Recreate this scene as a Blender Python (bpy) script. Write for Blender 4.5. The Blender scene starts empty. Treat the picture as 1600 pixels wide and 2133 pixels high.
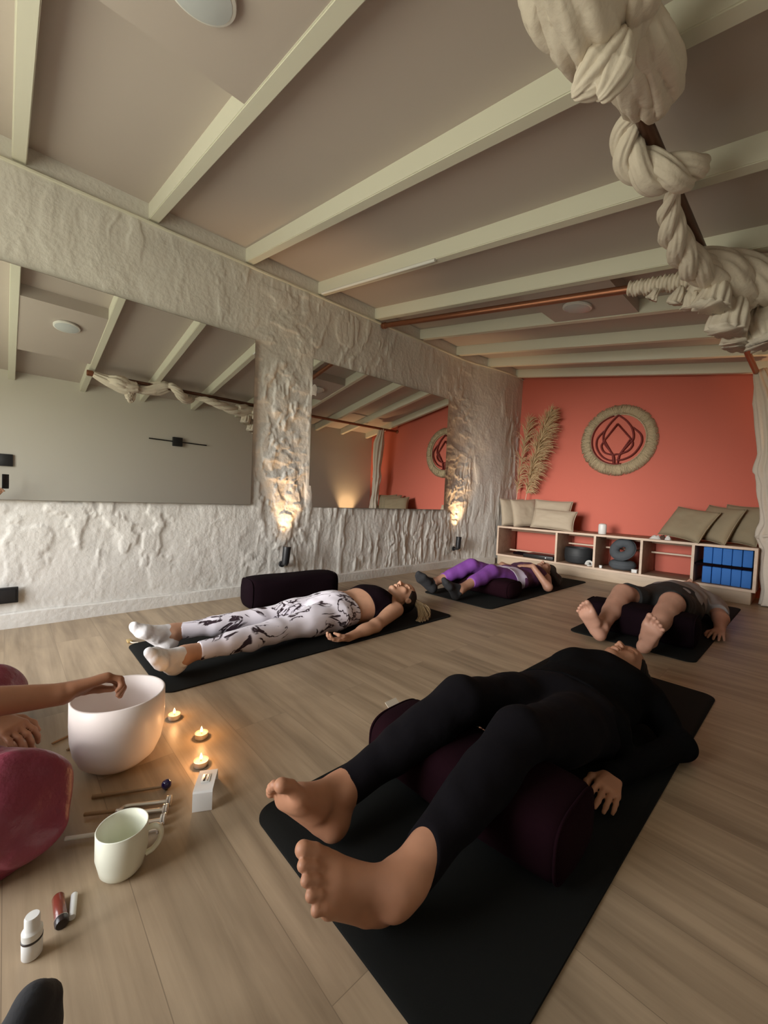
import bpy, bmesh, math, random
import numpy as np
from mathutils import Vector, Matrix
random.seed(7); RNG = np.random.default_rng(11)
S = bpy.context.scene; COL = S.collection
V = Vector
# ------------------------------------------------------------------ camera
FPX = 847.15; CX, CY = 800.0, 1066.5; HC = 0.8
RA = np.array([0.68038407, 0.73172053, 0.04077469])
UA = np.array([-0.05296768, -0.0063935, 0.99857576])
FA = np.array([-0.73093908, 0.68157479, -0.0344075])
CAM = np.array([0, 0, HC])
cd = bpy.data.cameras.new('camera'); cam = bpy.data.objects.new('camera', cd); COL.objects.link(cam)
cd.sensor_fit = 'HORIZONTAL'; cd.sensor_width = 36.0; cd.lens = FPX / 1600 * 36; cd.clip_start = 0.02
m = Matrix.Identity(4)
for i in range(3):
    m[i][0] = RA[i]; m[i][1] = UA[i]; m[i][2] = -FA[i]; m[i][3] = CAM[i]
cam.matrix_world = m; S.camera = cam
def ray(px, py): return (px - CX) / FPX * RA - (py - CY) / FPX * UA + FA
def onY(px, py, y): d = ray(px, py); return V(CAM + d * (y / d[1]))
def onX(px, py, x): d = ray(px, py); return V(CAM + d * (x / d[0]))
def onZ(px, py, z=0.0): d = ray(px, py); return V(CAM + d * ((z - HC) / d[2]))

# ------------------------------------------------------------------ object helpers
def tag(o, label=None, cat=None, group=None, kind=None):
    if label: o['label'] = label
    if cat: o['category'] = cat
    if group: o['group'] = group
    if kind: o['kind'] = kind
    return o
def thing(name, label, cat, loc=(0, 0, 0), group=None, rot=None):
    o = bpy.data.objects.new(name, None); o.empty_display_size = 0.05; COL.objects.link(o)
    o.location = loc
    if rot: o.rotation_euler = rot
    return tag(o, label, cat, group)
class MB:
    """collects shapes (world or parent-local coordinates) into one mesh"""
    def __init__(s): s.v = []; s.f = []
    def add(s, vs, fs, M=None):
        b = len(s.v)
        for p in vs: s.v.append(tuple(M @ V(p)) if M is not None else tuple(p))
        for f in fs: s.f.append(tuple(i + b for i in f))
        return s
    def bm(s, bmx, M=None):
        bmx.verts.ensure_lookup_table(); bmx.verts.index_update()
        s.add([v.co.copy() for v in bmx.verts], [[v.index for v in f.verts] for f in bmx.faces], M); bmx.free(); return s
    def box(s, x0, x1, y0, y1, z0, z1, bev=0.0, M=None, seg=2):
        b = bmesh.new(); bmesh.ops.create_cube(b, size=1)
        for v in b.verts:
            v.co = V(((x0 + x1) / 2 + v.co.x * (x1 - x0), (y0 + y1) / 2 + v.co.y * (y1 - y0), (z0 + z1) / 2 + v.co.z * (z1 - z0)))
        if bev: bmesh.ops.bevel(b, geom=b.edges[:], offset=bev, segments=seg, affect='EDGES', profile=0.5)
        return s.bm(b, M)
    def lathe(s, prof, n=32, M=None, caps=True):
        vs = []; fs = []; k = len(prof)
        for i in range(n):
            a = 2 * math.pi * i / n
            for r, z in prof: vs.append((r * math.cos(a), r * math.sin(a), z))
        for i in range(n):
            j = (i + 1) % n
            for q in range(k - 1): fs.append((i * k + q, j * k + q, j * k + q + 1, i * k + q + 1))
        if caps:
            if prof[0][0] > 1e-6: fs.append(tuple(i * k for i in reversed(range(n))))
            if prof[-1][0] > 1e-6: fs.append(tuple(i * k + k - 1 for i in range(n)))
        return s.add(vs, fs, M)
    def tube(s, pts, rad, n=8, fold=None, closed=False, caps=True, flat=None):
        """swept tube; rad number or list; fold(t,theta)->radius factor"""
        P = [V(p) for p in pts]; k = len(P); R = rad if hasattr(rad, '__len__') else [rad] * k
        vs = []; fs = []; up = None
        for i in range(k):
            t = (P[(i + 1) % k] - P[i - 1]) if closed else (P[min(i + 1, k - 1)] - P[max(i - 1, 0)])
            t = t.normalized() if t.length > 1e-9 else V((0, 0, 1))
            if up is None:
                up = V((0, 0, 1)) if abs(t.z) < 0.9 else V((0, 1, 0))
            a = (up - t * up.dot(t))
            if a.length < 1e-6: a = V((1, 0, 0)) - t * t.x
            a.normalize(); b = t.cross(a); up = a
            for j in range(n):
                th = 2 * math.pi * j / n
                r = R[i] * (fold(i / max(1, k - 1), th) if fold else 1)
                fa, fb = flat if flat else (1, 1)
                vs.append(tuple(P[i] + a * math.cos(th) * r * fa + b * math.sin(th) * r * fb))
        for i in range(k if closed else k - 1):
            i2 = (i + 1) % k
            for j in range(n):
                j2 = (j + 1) % n
                fs.append((i * n + j, i * n + j2, i2 * n + j2, i2 * n + j))
        if caps and not closed:
            fs.append(tuple(reversed(range(n)))); fs.append(tuple((k - 1) * n + j for j in range(n)))
        return s.add(vs, fs)
    def cyl(s, a, b, r, n=24, r2=None, bev=0):
        a = V(a); b = V(b); d = (b - a); L = d.length; d.normalize(); r2 = r if r2 is None else r2
        if bev:
            pts = [a, a + d * 0.0001, a + d * bev, b - d * bev, b - d * 0.0001, b]
            return s.tube(pts, [r - bev, r - bev * .9, r, r2, r2 - bev * .9, r2 - bev], n)
        return s.tube([a, b], [r, r2], n)
    def build(s, name, mat, parent=None, smooth=True, ang=40, bev=0):
        me = bpy.data.meshes.new(name); me.from_pydata(s.v, [], s.f); me.update()
        b = bmesh.new(); b.from_mesh(me); bmesh.ops.recalc_face_normals(b, faces=b.faces[:]); b.to_mesh(me); b.free()
        return link(name, me, mat, parent, smooth, ang)
def link(name, me, mat, parent=None, smooth=True, ang=40):
    if smooth:
        me.polygons.foreach_set('use_smooth', [True] * len(me.polygons))
        if ang: me.set_sharp_from_angle(angle=math.radians(ang))
    me.materials.append(mat)
    o = bpy.data.objects.new(name, me); COL.objects.link(o)
    if parent is not None: o.parent = parent
    return o
def copy_thing(o, loc=None, label=None, rot=None, parent=None):
    c = o.copy(); COL.objects.link(c)
    if parent is not None: c.parent = parent
    if loc is not None: c.location = loc
    if rot is not None: c.rotation_euler = rot
    if label: c['label'] = label
    for ch in list(o.children): copy_thing(ch, parent=c)
    return c
def crom(pts, n=8):
    P = [V(p) for p in pts]; out = []
    for i in range(len(P) - 1):
        p0 = P[max(i - 1, 0)]; p1 = P[i]; p2 = P[i + 1]; p3 = P[min(i + 2, len(P) - 1)]
        for q in range(n):
            t = q / n
            out.append(0.5 * ((2 * p1) + (p2 - p0) * t + (2 * p0 - 5 * p1 + 4 * p2 - p3) * t * t + (3 * p1 - p0 - 3 * p2 + p3) * t ** 3))
    out.append(P[-1]); return out
def lerps(vals, n):
    x = np.linspace(0, 1, len(vals)); return list(np.interp(np.linspace(0, 1, n), x, vals))
def frame(o, x, y=None, z=None):
    """matrix with columns x,y,z at origin o"""
    M = Matrix.Identity(4)
    for i in range(3): M[i][0] = x[i]; M[i][1] = y[i]; M[i][2] = z[i]; M[i][3] = o[i]
    return M

# ------------------------------------------------------------------ materials
def lin(c):
    c = c / 255.0
    return c / 12.92 if c <= 0.04045 else ((c + 0.055) / 1.055) ** 2.4
def rgb(r, g, b): return (lin(r), lin(g), lin(b), 1)
def mat(name, col, rough=0.7, metal=0.0, bump=None, var=None, coat=0, spec=0.5, sss=0, trans=0, emit=None):
    """var=(scale,amount,detail) colour mottling; bump=(scale,strength,dist)"""
    M = bpy.data.materials.new(name); M.use_nodes = True; N = M.node_tree.nodes; L = M.node_tree.links
    B = N['Principled BSDF']; B.inputs['Base Color'].default_value = col; B.inputs['Roughness'].default_value = rough
    B.inputs['Metallic'].default_value = metal; B.inputs['Specular IOR Level'].default_value = spec
    B.inputs['Coat Weight'].default_value = coat; B.inputs['Transmission Weight'].default_value = trans
    if sss: B.inputs['Subsurface Weight'].default_value = sss; B.inputs['Subsurface Radius'].default_value = (0.012, 0.005, 0.003)
    if emit: B.inputs['Emission Color'].default_value = emit[0]; B.inputs['Emission Strength'].default_value = emit[1]
    tc = N.new('ShaderNodeTexCoord')
    if var:
        n = N.new('ShaderNodeTexNoise'); n.inputs['Scale'].default_value = var[0]; n.inputs['Detail'].default_value = 5
        L.new(tc.outputs['Object'], n.inputs['Vector'])
        r = N.new('ShaderNodeValToRGB'); a = var[1]
        r.color_ramp.elements[0].position = 0.3; r.color_ramp.elements[1].position = 0.7
        r.color_ramp.elements[0].color = tuple(c * (1 - a) for c in col[:3]) + (1,)
        r.color_ramp.elements[1].color = tuple(min(1, c * (1 + a)) for c in col[:3]) + (1,)
        L.new(n.outputs['Fac'], r.inputs['Fac']); L.new(r.outputs['Color'], B.inputs['Base Color'])
    if bump:
        n = N.new('ShaderNodeTexNoise'); n.inputs['Scale'].default_value = bump[0]; n.inputs['Detail'].default_value = 6
        L.new(tc.outputs['Object'], n.inputs['Vector'])
        b = N.new('ShaderNodeBump'); b.inputs['Strength'].default_value = bump[1]; b.inputs['Distance'].default_value = bump[2] if len(bump) > 2 else 0.01
        L.new(n.outputs['Fac'], b.inputs['Height']); L.new(b.outputs['Normal'], B.inputs['Normal'])
    return M
def wood_mat(name, c1, c2, rough, plank=None, axis=0, grain=(1.2, 22, 22), spec=0.4):
    M = bpy.data.materials.new(name); M.use_nodes = True; N = M.node_tree.nodes; L = M.node_tree.links
    B = N['Principled BSDF']; B.inputs['Roughness'].default_value = rough; B.inputs['Specular IOR Level'].default_value = spec
    tc = N.new('ShaderNodeTexCoord'); mp = N.new('ShaderNodeMapping')
    L.new(tc.outputs['Object'], mp.inputs['Vector'])
    src = mp.outputs['Vector']; off = None
    if plank:
        bk = N.new('ShaderNodeTexBrick'); bk.inputs['Scale'].default_value = 1.0
        bk.inputs['Brick Width'].default_value = plank[0]; bk.inputs['Row Height'].default_value = plank[1]
        bk.inputs['Mortar Size'].default_value = 0.0009; bk.inputs['Mortar Smooth'].default_value = 0.3
        bk.offset = 0.37; bk.inputs['Color1'].default_value = (0, 0, 0, 1); bk.inputs['Color2'].default_value = (1, 1, 1, 1)
        bk.inputs['Mortar'].default_value = (0.5, 0.5, 0.5, 1)
        L.new(src, bk.inputs['Vector'])
        ad = N.new('ShaderNodeVectorMath'); ad.operation = 'MULTIPLY_ADD'
        L.new(bk.outputs['Color'], ad.inputs[0]); ad.inputs[1].default_value = (7.3, 3.1, 5.7); L.new(src, ad.inputs[2])
        src2 = ad.outputs[0]
    else: src2 = src
    sc = N.new('ShaderNodeVectorMath'); sc.operation = 'MULTIPLY'; sc.inputs[1].default_value = grain; L.new(src2, sc.inputs[0])
    n1 = N.new('ShaderNodeTexNoise'); n1.inputs['Scale'].default_value = 1.0; n1.inputs['Detail'].default_value = 7; n1.inputs['Roughness'].default_value = 0.62; n1.inputs['Distortion'].default_value = 0.6
    L.new(sc.outputs[0], n1.inputs['Vector'])
    sc2 = N.new('ShaderNodeVectorMath'); sc2.operation = 'MULTIPLY'; sc2.inputs[1].default_value = (grain[0] * .9, grain[1] * .22, grain[2] * .22); L.new(src2, sc2.inputs[0])
    n2 = N.new('ShaderNodeTexNoise'); n2.inputs['Scale'].default_value = 1.0; n2.inputs['Detail'].default_value = 4; n2.inputs['Distortion'].default_value = 1.5
    L.new(sc2.outputs[0], n2.inputs['Vector'])
    mx = N.new('ShaderNodeMix'); mx.data_type = 'FLOAT'; mx.inputs['Factor'].default_value = 0.5
    L.new(n1.outputs['Fac'], mx.inputs['A']); L.new(n2.outputs['Fac'], mx.inputs['B'])
    cr = N.new('ShaderNodeValToRGB'); cr.color_ramp.elements[0].position = 0.30; cr.color_ramp.elements[1].position = 0.62
    cr.color_ramp.elements[0].color = c1; cr.color_ramp.elements[1].color = c2
    L.new(mx.outputs[0], cr.inputs['Fac']); out = cr.outputs['Color']
    if plank:
        m2 = N.new('ShaderNodeMix'); m2.data_type = 'RGBA'; m2.blend_type = 'MULTIPLY'; m2.inputs['Factor'].default_value = 1
        vr = N.new('ShaderNodeMapRange'); vr.inputs['To Min'].default_value = 0.93; vr.inputs['To Max'].default_value = 1.06
        L.new(bk.outputs['Color'], vr.inputs['Value']); L.new(out, m2.inputs['A']); L.new(vr.outputs[0], m2.inputs['B'])
        m3 = N.new('ShaderNodeMix'); m3.data_type = 'RGBA'; L.new(bk.outputs['Fac'], m3.inputs['Factor']); L.new(m2.outputs['Result'], m3.inputs['A'])
        m3.inputs['B'].default_value = tuple((a_ + b_) * .36 for a_, b_ in zip(c1[:3], c2[:3])) + (1,); out = m3.outputs['Result']
    L.new(out, B.inputs['Base Color'])
    b = N.new('ShaderNodeBump'); b.inputs['Strength'].default_value = 0.12; b.inputs['Distance'].default_value = 0.004
    L.new(n1.outputs['Fac'], b.inputs['Height']); L.new(b.outputs['Normal'], B.inputs['Normal'])
    return M
MT = {}
MT['plaster'] = mat('white_plaster', (0.62, 0.60, 0.555, 1), 0.8, bump=(34, 0.45, 0.010), var=(3, 0.05))
MT['paint'] = mat('white_paint', (0.63, 0.61, 0.55, 1), 0.6, bump=(90, 0.05, 0.003))
MT['ceil'] = mat('ceiling_board', (0.48, 0.42, 0.38, 1), 0.75, bump=(60, 0.05, 0.003))
MT['beam'] = mat('beam_paint', (0.68, 0.67, 0.56, 1), 0.5, bump=(40, 0.06, 0.003))
MT['wallR'] = mat('cream_wall_paint', (0.56, 0.53, 0.47, 1), 0.8, bump=(90, 0.05, 0.003))
MT['red'] = mat('coral_wall_paint', (0.56, 0.135, 0.09, 1), 0.75, bump=(90, 0.05, 0.003))
MT['floor'] = wood_mat('oak_laminate', (0.185, 0.132, 0.082, 1), (0.43, 0.325, 0.215, 1), 0.42, plank=(1.3, 0.19), spec=0.5)
MT['benchw'] = wood_mat('bench_wood', (0.24, 0.145, 0.095, 1), (0.36, 0.235, 0.16, 1), 0.55, grain=(2, 30, 30))
MT['edgew'] = wood_mat('bench_edge', (0.56, 0.42, 0.31, 1), (0.66, 0.51, 0.39, 1), 0.5, grain=(2, 30, 30))
MT['plinth'] = wood_mat('plinth_wood', (0.40, 0.31, 0.22, 1), (0.52, 0.41, 0.30, 1), 0.55, grain=(2, 30, 30))
MT['mat'] = mat('black_rubber', (0.0080, 0.0083, 0.0075, 1), 0.95, bump=(400, 0.25, 0.002), spec=0.15)
MT['plum'] = mat('plum_cotton', (0.0105, 0.0028, 0.0048, 1), 1.0, bump=(250, 0.3, 0.002), spec=0.06)
MT['plumdk'] = mat('dark_plum_cotton', (0.0070, 0.0030, 0.0048, 1), 1.0, bump=(250, 0.3, 0.002), spec=0.06)
MT['black'] = mat('black_metal', (0.012, 0.012, 0.013, 1), 0.45, spec=0.4)
MT['mirror'] = mat('mirror_glass', (0.86, 0.875, 0.85, 1), 0.0, metal=1.0)
MT['medge'] = mat('mirror_edge', (0.25, 0.22, 0.18, 1), 0.3, metal=0.6)
MT['copper'] = mat('copper_pipe', (0.28, 0.115, 0.065, 1), 0.4, metal=0.8)
MT['copperd'] = mat('dark_copper_pipe', (0.12, 0.055, 0.035, 1), 0.35, metal=0.7)
MT['cloth'] = mat('cream_muslin', (0.70, 0.63, 0.54, 1), 0.9, bump=(30, 0.5, 0.01), spec=0.2)
MT['linen'] = mat('beige_linen', (0.44, 0.365, 0.27, 1), 0.8, bump=(120, 0.3, 0.004), spec=0.3)
MT['linen2'] = mat('olive_linen', (0.30, 0.245, 0.16, 1), 0.9, bump=(120, 0.3, 0.004), spec=0.2)
MT['pampas'] = mat('pampas_straw', (0.62, 0.46, 0.26, 1), 0.9)
MT['fringe'] = mat('macrame_cotton', (0.46, 0.37, 0.235, 1), 0.95)
MT['cord'] = mat('dark_red_cord', (0.14, 0.012, 0.008, 1), 0.7)
MT['blue'] = mat('blue_foam', (0.028, 0.155, 0.50, 1), 0.75, bump=(200, 0.1, 0.002))
MT['grey'] = mat('charcoal_felt', (0.075, 0.085, 0.095, 1), 0.9, bump=(200, 0.3, 0.002))
MT['pot'] = mat('black_pot', (0.02, 0.022, 0.024, 1), 0.6)
MT['white'] = mat('white_plastic', (0.72, 0.72, 0.69, 1), 0.4)
MT['paper'] = mat('white_card', (0.74, 0.74, 0.72, 1), 0.7)
MT['brown'] = mat('brown_cloth', (0.09, 0.045, 0.03, 1), 0.8)
MT['frost'] = mat('frosted_quartz', (0.86, 0.775, 0.74, 1), 0.45, sss=0.0, trans=0.0)
MT['mug'] = mat('cream_glaze', (0.74, 0.75, 0.63, 1), 0.3, coat=0.2)
MT['tin'] = mat('candle_cup', (0.75, 0.72, 0.68, 1), 0.3, metal=0.8)
MT['wax'] = mat('lit_wax', (0.9, 0.62, 0.30, 1), 0.5, emit=((1.0, 0.55, 0.16, 1), 1.1))
MT['flame'] = mat('flame', (1, 0.8, 0.4, 1), 0.5, emit=((1.0, 0.72, 0.3, 1), 14))
MT['wick'] = mat('wick', (0.02, 0.015, 0.01, 1), 0.9)
MT['bead'] = mat('cobalt_glass', (0.012, 0.006, 0.075, 1), 0.06, coat=0.6)
MT['stick'] = mat('pale_wood', (0.30, 0.19, 0.10, 1), 0.6, var=(20, 0.15))
MT['steel'] = mat('brushed_aluminium', (0.70, 0.68, 0.64, 1), 0.3, metal=0.9)
MT['crystal'] = mat('clear_crystal', (0.75, 0.72, 0.68, 1), 0.08, metal=0.5, coat=0.5)
MT['amber'] = mat('amber_glass', (0.17, 0.035, 0.022, 1), 0.25, coat=0.4)
MT['dark'] = mat('dark_cap', (0.02, 0.012, 0.012, 1), 0.3)
MT['lampglass'] = mat('lamp_diffuser', (0.52, 0.555, 0.575, 1), 0.25)
MT['bulb'] = mat('warm_lamp', (1, 0.8, 0.5, 1), 0.5, emit=((1.0, 0.55, 0.22, 1), 30))
MT['brass'] = mat('brass_tag', (0.55, 0.40, 0.18, 1), 0.4, metal=0.5)
MT['tagw'] = mat('care_tag', (0.62, 0.55, 0.44, 1), 0.7)
def skin(name, c): return mat(name, c, 0.5, sss=0.08, var=(14, 0.10), bump=(180, 0.08, 0.002), spec=0.35)
MT['skin1'] = skin('skin_tan', (0.50, 0.275, 0.175, 1))
MT['skin2'] = skin('skin_brown', (0.36, 0.19, 0.125, 1))
MT['skin3'] = skin('skin_rosy', (0.46, 0.25, 0.175, 1))
MT['skin4'] = skin('skin_warm', (0.42, 0.205, 0.12, 1))
MT['skin5'] = skin('skin_sun', (0.34, 0.155, 0.085, 1))
MT['hairdk'] = mat('dark_hair', (0.006, 0.0045, 0.004, 1), 0.6, bump=(70, 0.5, 0.004), spec=0.2)
MT['hairbr'] = mat('brown_hair', (0.015, 0.009, 0.006, 1), 0.6, bump=(70, 0.5, 0.004), spec=0.2)
MT['hairbl'] = mat('blonde_hair', (0.19, 0.125, 0.06, 1), 0.55)
MT['knit'] = mat('black_knit', (0.0042, 0.0040, 0.0043, 1), 1.0, bump=(45, 0.35, 0.006), spec=0.06)
MT['legg'] = mat('black_leggings', (0.0050, 0.0041, 0.0056, 1), 0.95, bump=(28, 0.3, 0.008), spec=0.12)
MT['purple'] = mat('purple_leggings', (0.17, 0.045, 0.26, 1), 0.75, bump=(28, 0.3, 0.008))
MT['purplet'] = mat('mauve_top', (0.085, 0.022, 0.075, 1), 0.8, bump=(28, 0.3, 0.008))
MT['lilac'] = mat('silver_panel', (0.50, 0.45, 0.55, 1), 0.6)
MT['sockw'] = mat('white_sock', (0.78, 0.76, 0.76, 1), 0.9, bump=(150, 0.3, 0.003))
MT['sockk'] = mat('black_sock', (0.016, 0.016, 0.018, 1), 0.9, bump=(150, 0.3, 0.003))
MT['shorts'] = mat('black_shorts', (0.009, 0.009, 0.0085, 1), 0.85, bump=(24, 0.4, 0.008))
MT['tee'] = mat('grey_tshirt', (0.25, 0.23, 0.225, 1), 0.9, bump=(24, 0.4, 0.008))
MT['magenta'] = mat('magenta_satin', (0.20, 0.028, 0.055, 1), 0.42, bump=(14, 0.6, 0.02), spec=0.5)
def marble_mat():
    M = bpy.data.materials.new('marble_print'); M.use_nodes = True; N = M.node_tree.nodes; L = M.node_tree.links
    B = N['Principled BSDF']; B.inputs['Roughness'].default_value = 0.65
    tc = N.new('ShaderNodeTexCoord')
    def veins(scale, w0, w1, seed, dist=1.2):
        mp = N.new('ShaderNodeMapping'); mp.inputs['Location'].default_value = (seed, seed * 2, 0); mp.inputs['Scale'].default_value = (1.25, 0.75, 1)
        L.new(tc.outputs['Object'], mp.inputs['Vector'])
        n = N.new('ShaderNodeTexNoise'); n.inputs['Scale'].default_value = scale; n.inputs['Detail'].default_value = 5; n.inputs['Distortion'].default_value = dist
        L.new(mp.outputs[0], n.inputs['Vector'])
        s1 = N.new('ShaderNodeMath'); s1.operation = 'SUBTRACT'; L.new(n.outputs['Fac'], s1.inputs[0]); s1.inputs[1].default_value = 0.5
        a = N.new('ShaderNodeMath'); a.operation = 'ABSOLUTE'; L.new(s1.outputs[0], a.inputs[0])
        r = N.new('ShaderNodeMapRange'); r.inputs['From Min'].default_value = w0; r.inputs['From Max'].default_value = w1
        r.inputs['To Min'].default_value = 1; r.inputs['To Max'].default_value = 0
        L.new(a.outputs[0], r.inputs['Value'])
        m = N.new('ShaderNodeTexNoise'); m.inputs['Scale'].default_value = 6.5; m.inputs['Detail'].default_value = 1; L.new(mp.outputs[0], m.inputs['Vector'])
        mr = N.new('ShaderNodeMapRange'); mr.inputs['From Min'].default_value = 0.485; mr.inputs['From Max'].default_value = 0.52; L.new(m.outputs['Fac'], mr.inputs['Value'])
        mu = N.new('ShaderNodeMath'); mu.operation = 'MULTIPLY'; L.new(r.outputs[0], mu.inputs[0]); L.new(mr.outputs[0], mu.inputs[1]); return mu.outputs[0]
    v1 = veins(4.0, 0.012, 0.022, 3.7); v2 = veins(8, 0.014, 0.026, 9.1)
    mx = N.new('ShaderNodeMath'); mx.operation = 'MAXIMUM'; L.new(v1, mx.inputs[0]); L.new(v2, mx.inputs[1])
    c = N.new('ShaderNodeMix'); c.data_type = 'RGBA'; c.inputs['A'].default_value = (0.74, 0.70, 0.77, 1); c.inputs['B'].default_value = (0.022, 0.008, 0.016, 1)
    L.new(mx.outputs[0], c.inputs['Factor']); L.new(c.outputs['Result'], B.inputs['Base Color']); return M
MT['marble'] = marble_mat()

# ------------------------------------------------------------------ numpy noise
def vnoise(x, y, seed=0):
    xi = np.floor(x).astype(int); yi = np.floor(y).astype(int); fx = x - xi; fy = y - yi
    fx = fx * fx * (3 - 2 * fx); fy = fy * fy * (3 - 2 * fy)
    def h(a, b):
        n = (a * 374761393 + b * 668265263 + seed * 974711) & 0x7fffffff
        n = ((n ^ (n >> 13)) * 1274126177) & 0x7fffffff
        return ((n ^ (n >> 16)) & 0xffff) / 65535.0
    return (h(xi, yi) * (1 - fx) + h(xi + 1, yi) * fx) * (1 - fy) + (h(xi, yi + 1) * (1 - fx) + h(xi + 1, yi + 1) * fx) * fy
def fbm(x, y, oct=4, seed=0):
    s = 0; a = 0.5
    for i in range(oct): s = s + a * (vnoise(x * 2 ** i, y * 2 ** i, seed + i) - 0.5); a *= 0.5
    return s
# ================================================================== ROOM
XL, XR, YF, YN = -3.02, 0.30, 5.20, -1.32
SL = 0.169
def zb(x): return 2.52 - SL * (x + 3.02)          # underside of the beams
def zc(x): return zb(x) + 0.10                    # ceiling boards
def sm(a, b, t): t = np.clip((t - a) / (b - a), 0, 1); return t * t * (3 - 2 * t)
def wallx(y): return XL + 0.135 * sm(3.95, 4.85, y)
def struct(o): o['kind'] = 'structure'; return o
# floor
struct(MB().box(XL - .3, XR + .3, YN - .3, YF + .3, -0.08, 0).build('floor', MT['floor'], smooth=False))
# sloping ceiling
mb = MB(); x0, x1 = XL - .3, XR + .3
mb.add([(x0, YN - .2, zc(x0)), (x1, YN - .2, zc(x1)), (x1, YF + .2, zc(x1)), (x0, YF + .2, zc(x0)),
        (x0, YN - .2, zc(x0) + .08), (x1, YN - .2, zc(x1) + .08), (x1, YF + .2, zc(x1) + .08), (x0, YF + .2, zc(x0) + .08)],
       [(0, 3, 2, 1), (4, 5, 6, 7), (0, 1, 5, 4), (1, 2, 6, 5), (2, 3, 7, 6), (3, 0, 4, 7)])
struct(mb.build('ceiling', MT['ceil'], smooth=False))
# rough plastered wall
ny, nz = 900, 330
ys = np.linspace(YN - .05, YF + .05, ny); zs = np.linspace(-0.02, 2.66, nz); Y, Z = np.meshgrid(ys, zs, indexing='ij')
d = 0.024 * fbm(Y * 1.6, Z * 1.6, 3, 1) + 0.010 * fbm(Y * 5, Z * 3.6, 3, 5)
patch = sm(-0.02, 0.14, fbm(Y * 1.9 + 3, Z * 1.9, 3, 9))
q1 = fbm(Y * 17 + 4 * fbm(Y * 3, Z * 3, 2, 21), Z * 7 + 3 * fbm(Y * 2, Z * 4, 2, 22), 4, 13)
chip = sm(0.03, 0.11, q1); d = d + (0.30 + 0.70 * patch) * (0.010 * q1 + 0.005 * chip)
vert = sm(1.2, 1.9, Y) * sm(1.3, 0.7, Z); q2 = fbm(Y * 15 + 2 * fbm(Y * 4, Z * 2, 2, 33), Z * 2.6, 3, 31); d = d + vert * (0.012 * q2 + 0.004 * sm(.03, .1, q2))
colu = np.exp(-((Y - 1.67) / .26) ** 2) + np.exp(-((Y - 4.0) / .26) ** 2)
q3 = fbm(Y * 8 + 3 * fbm(Y * 4, Z * 4, 2, 43), Z * 13, 4, 41); d = d + colu * (0.012 * q3 + .005 * sm(.02, .1, q3))
d = d * (1 - 0.85 * sm(2.46, 2.50, Z)) * (0.25 + 0.75 * sm(0.02, 0.14, Z)) - 0.012 * sm(2.49, 2.52, Z)
d = np.clip(d, -0.03, 0.022)
X = wallx(Y) + d
vs = np.stack([X, Y, Z], -1).reshape(-1, 3)
idx = np.arange(ny * nz).reshape(ny, nz)
fs = np.stack([idx[:-1, :-1], idx[1:, :-1], idx[1:, 1:], idx[:-1, 1:]], -1).reshape(-1, 4)
me = bpy.data.meshes.new('wall_left'); me.from_pydata(vs.tolist(), [], fs.tolist()); me.update()
struct(link('wall_left', me, MT['plaster'], ang=None))
# skirting lip at the foot of the plaster wall and the ledge under the beams
def strip(z0, z1, t, name, m, ya=YN, yb=YF, wob=0.004):
    mb = MB(); vs = []; fs = []; n = 90
    for i in range(n):
        y = ya + (yb - ya) * i / (n - 1); x = float(wallx(y)); w = wob * math.sin(y * 9) * math.sin(y * 4.1 + 1)
        vs += [(x - .04, y, z0), (x + t + w, y, z0), (x + t + w, y, z1 - .008 + w), (x + t - .008, y, z1 + w), (x - .04, y, z1 + w)]
    for i in range(n - 1):
        for j in range(5):
            j2 = (j + 1) % 5; fs.append((i * 5 + j, i * 5 + j2, i * 5 + 5 + j2, i * 5 + 5 + j))
    return struct(mb.add(vs, fs).build(name, m, ang=30))
strip(0, 0.085, 0.026, 'baseboard_left', MT['plaster'], yb=4.70)
strip(2.488, 2.506, 0.016, 'trim_1', MT['beam'], wob=0.001)
# coral end wall, right wall, rear wall with the window
def gable(y0, y1): return [(XL - .3, y0, -.02), (XR + .1, y0, -.02), (XR + .1, y0, zc(XR + .1) + .03), (XL - .3, y0, zc(XL - .3) + .03),
                           (XL - .3, y1, -.02), (XR + .1, y1, -.02), (XR + .1, y1, zc(XR + .1) + .03), (XL - .3, y1, zc(XL - .3) + .03)]
BX = [(0, 1, 2, 3), (7, 6, 5, 4), (0, 4, 5, 1), (1, 5, 6, 2), (2, 6, 7, 3), (3, 7, 4, 0)]
struct(MB().add(gable(YF, YF + .1), BX).build('wall_far', MT['red'], smooth=False))
struct(MB().box(XR, XR + .1, YN - .1, YF + .1, -.02, zc(XR) + .04).build('wall_right', MT['wallR'], smooth=False))
WX0, WX1, WZ0, WZ1 = -2.75, -0.75, 0.25, 1.95
mb = MB(); ya, yb = YN - .12, YN
for a, b, c, e in [(XL - .3, WX0, -.02, 2.6), (WX1, XR + .1, -.02, 2.04), (WX0, WX1, -.02, WZ0)]:
    mb.box(a, b, ya, yb, c, e)
mb.add([(WX0, ya, WZ1), (WX1, ya, WZ1), (WX1, ya, zc(WX1)), (WX0, ya, zc(WX0)), (WX0, yb, WZ1), (WX1, yb, WZ1), (WX1, yb, zc(WX1)), (WX0, yb, zc(WX0))], BX)
mb.add([(WX1, ya, 2.0), (XR + .1, ya, 2.0), (XR + .1, ya, zc(XR) + .02), (WX1, ya, zc(WX1)), (WX1, yb, 2.0), (XR + .1, yb, 2.0), (XR + .1, yb, zc(XR) + .02), (WX1, yb, zc(WX1))], BX)
struct(mb.build('wall_near', MT['wallR'], smooth=False))
mb = MB(); t = .05
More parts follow.
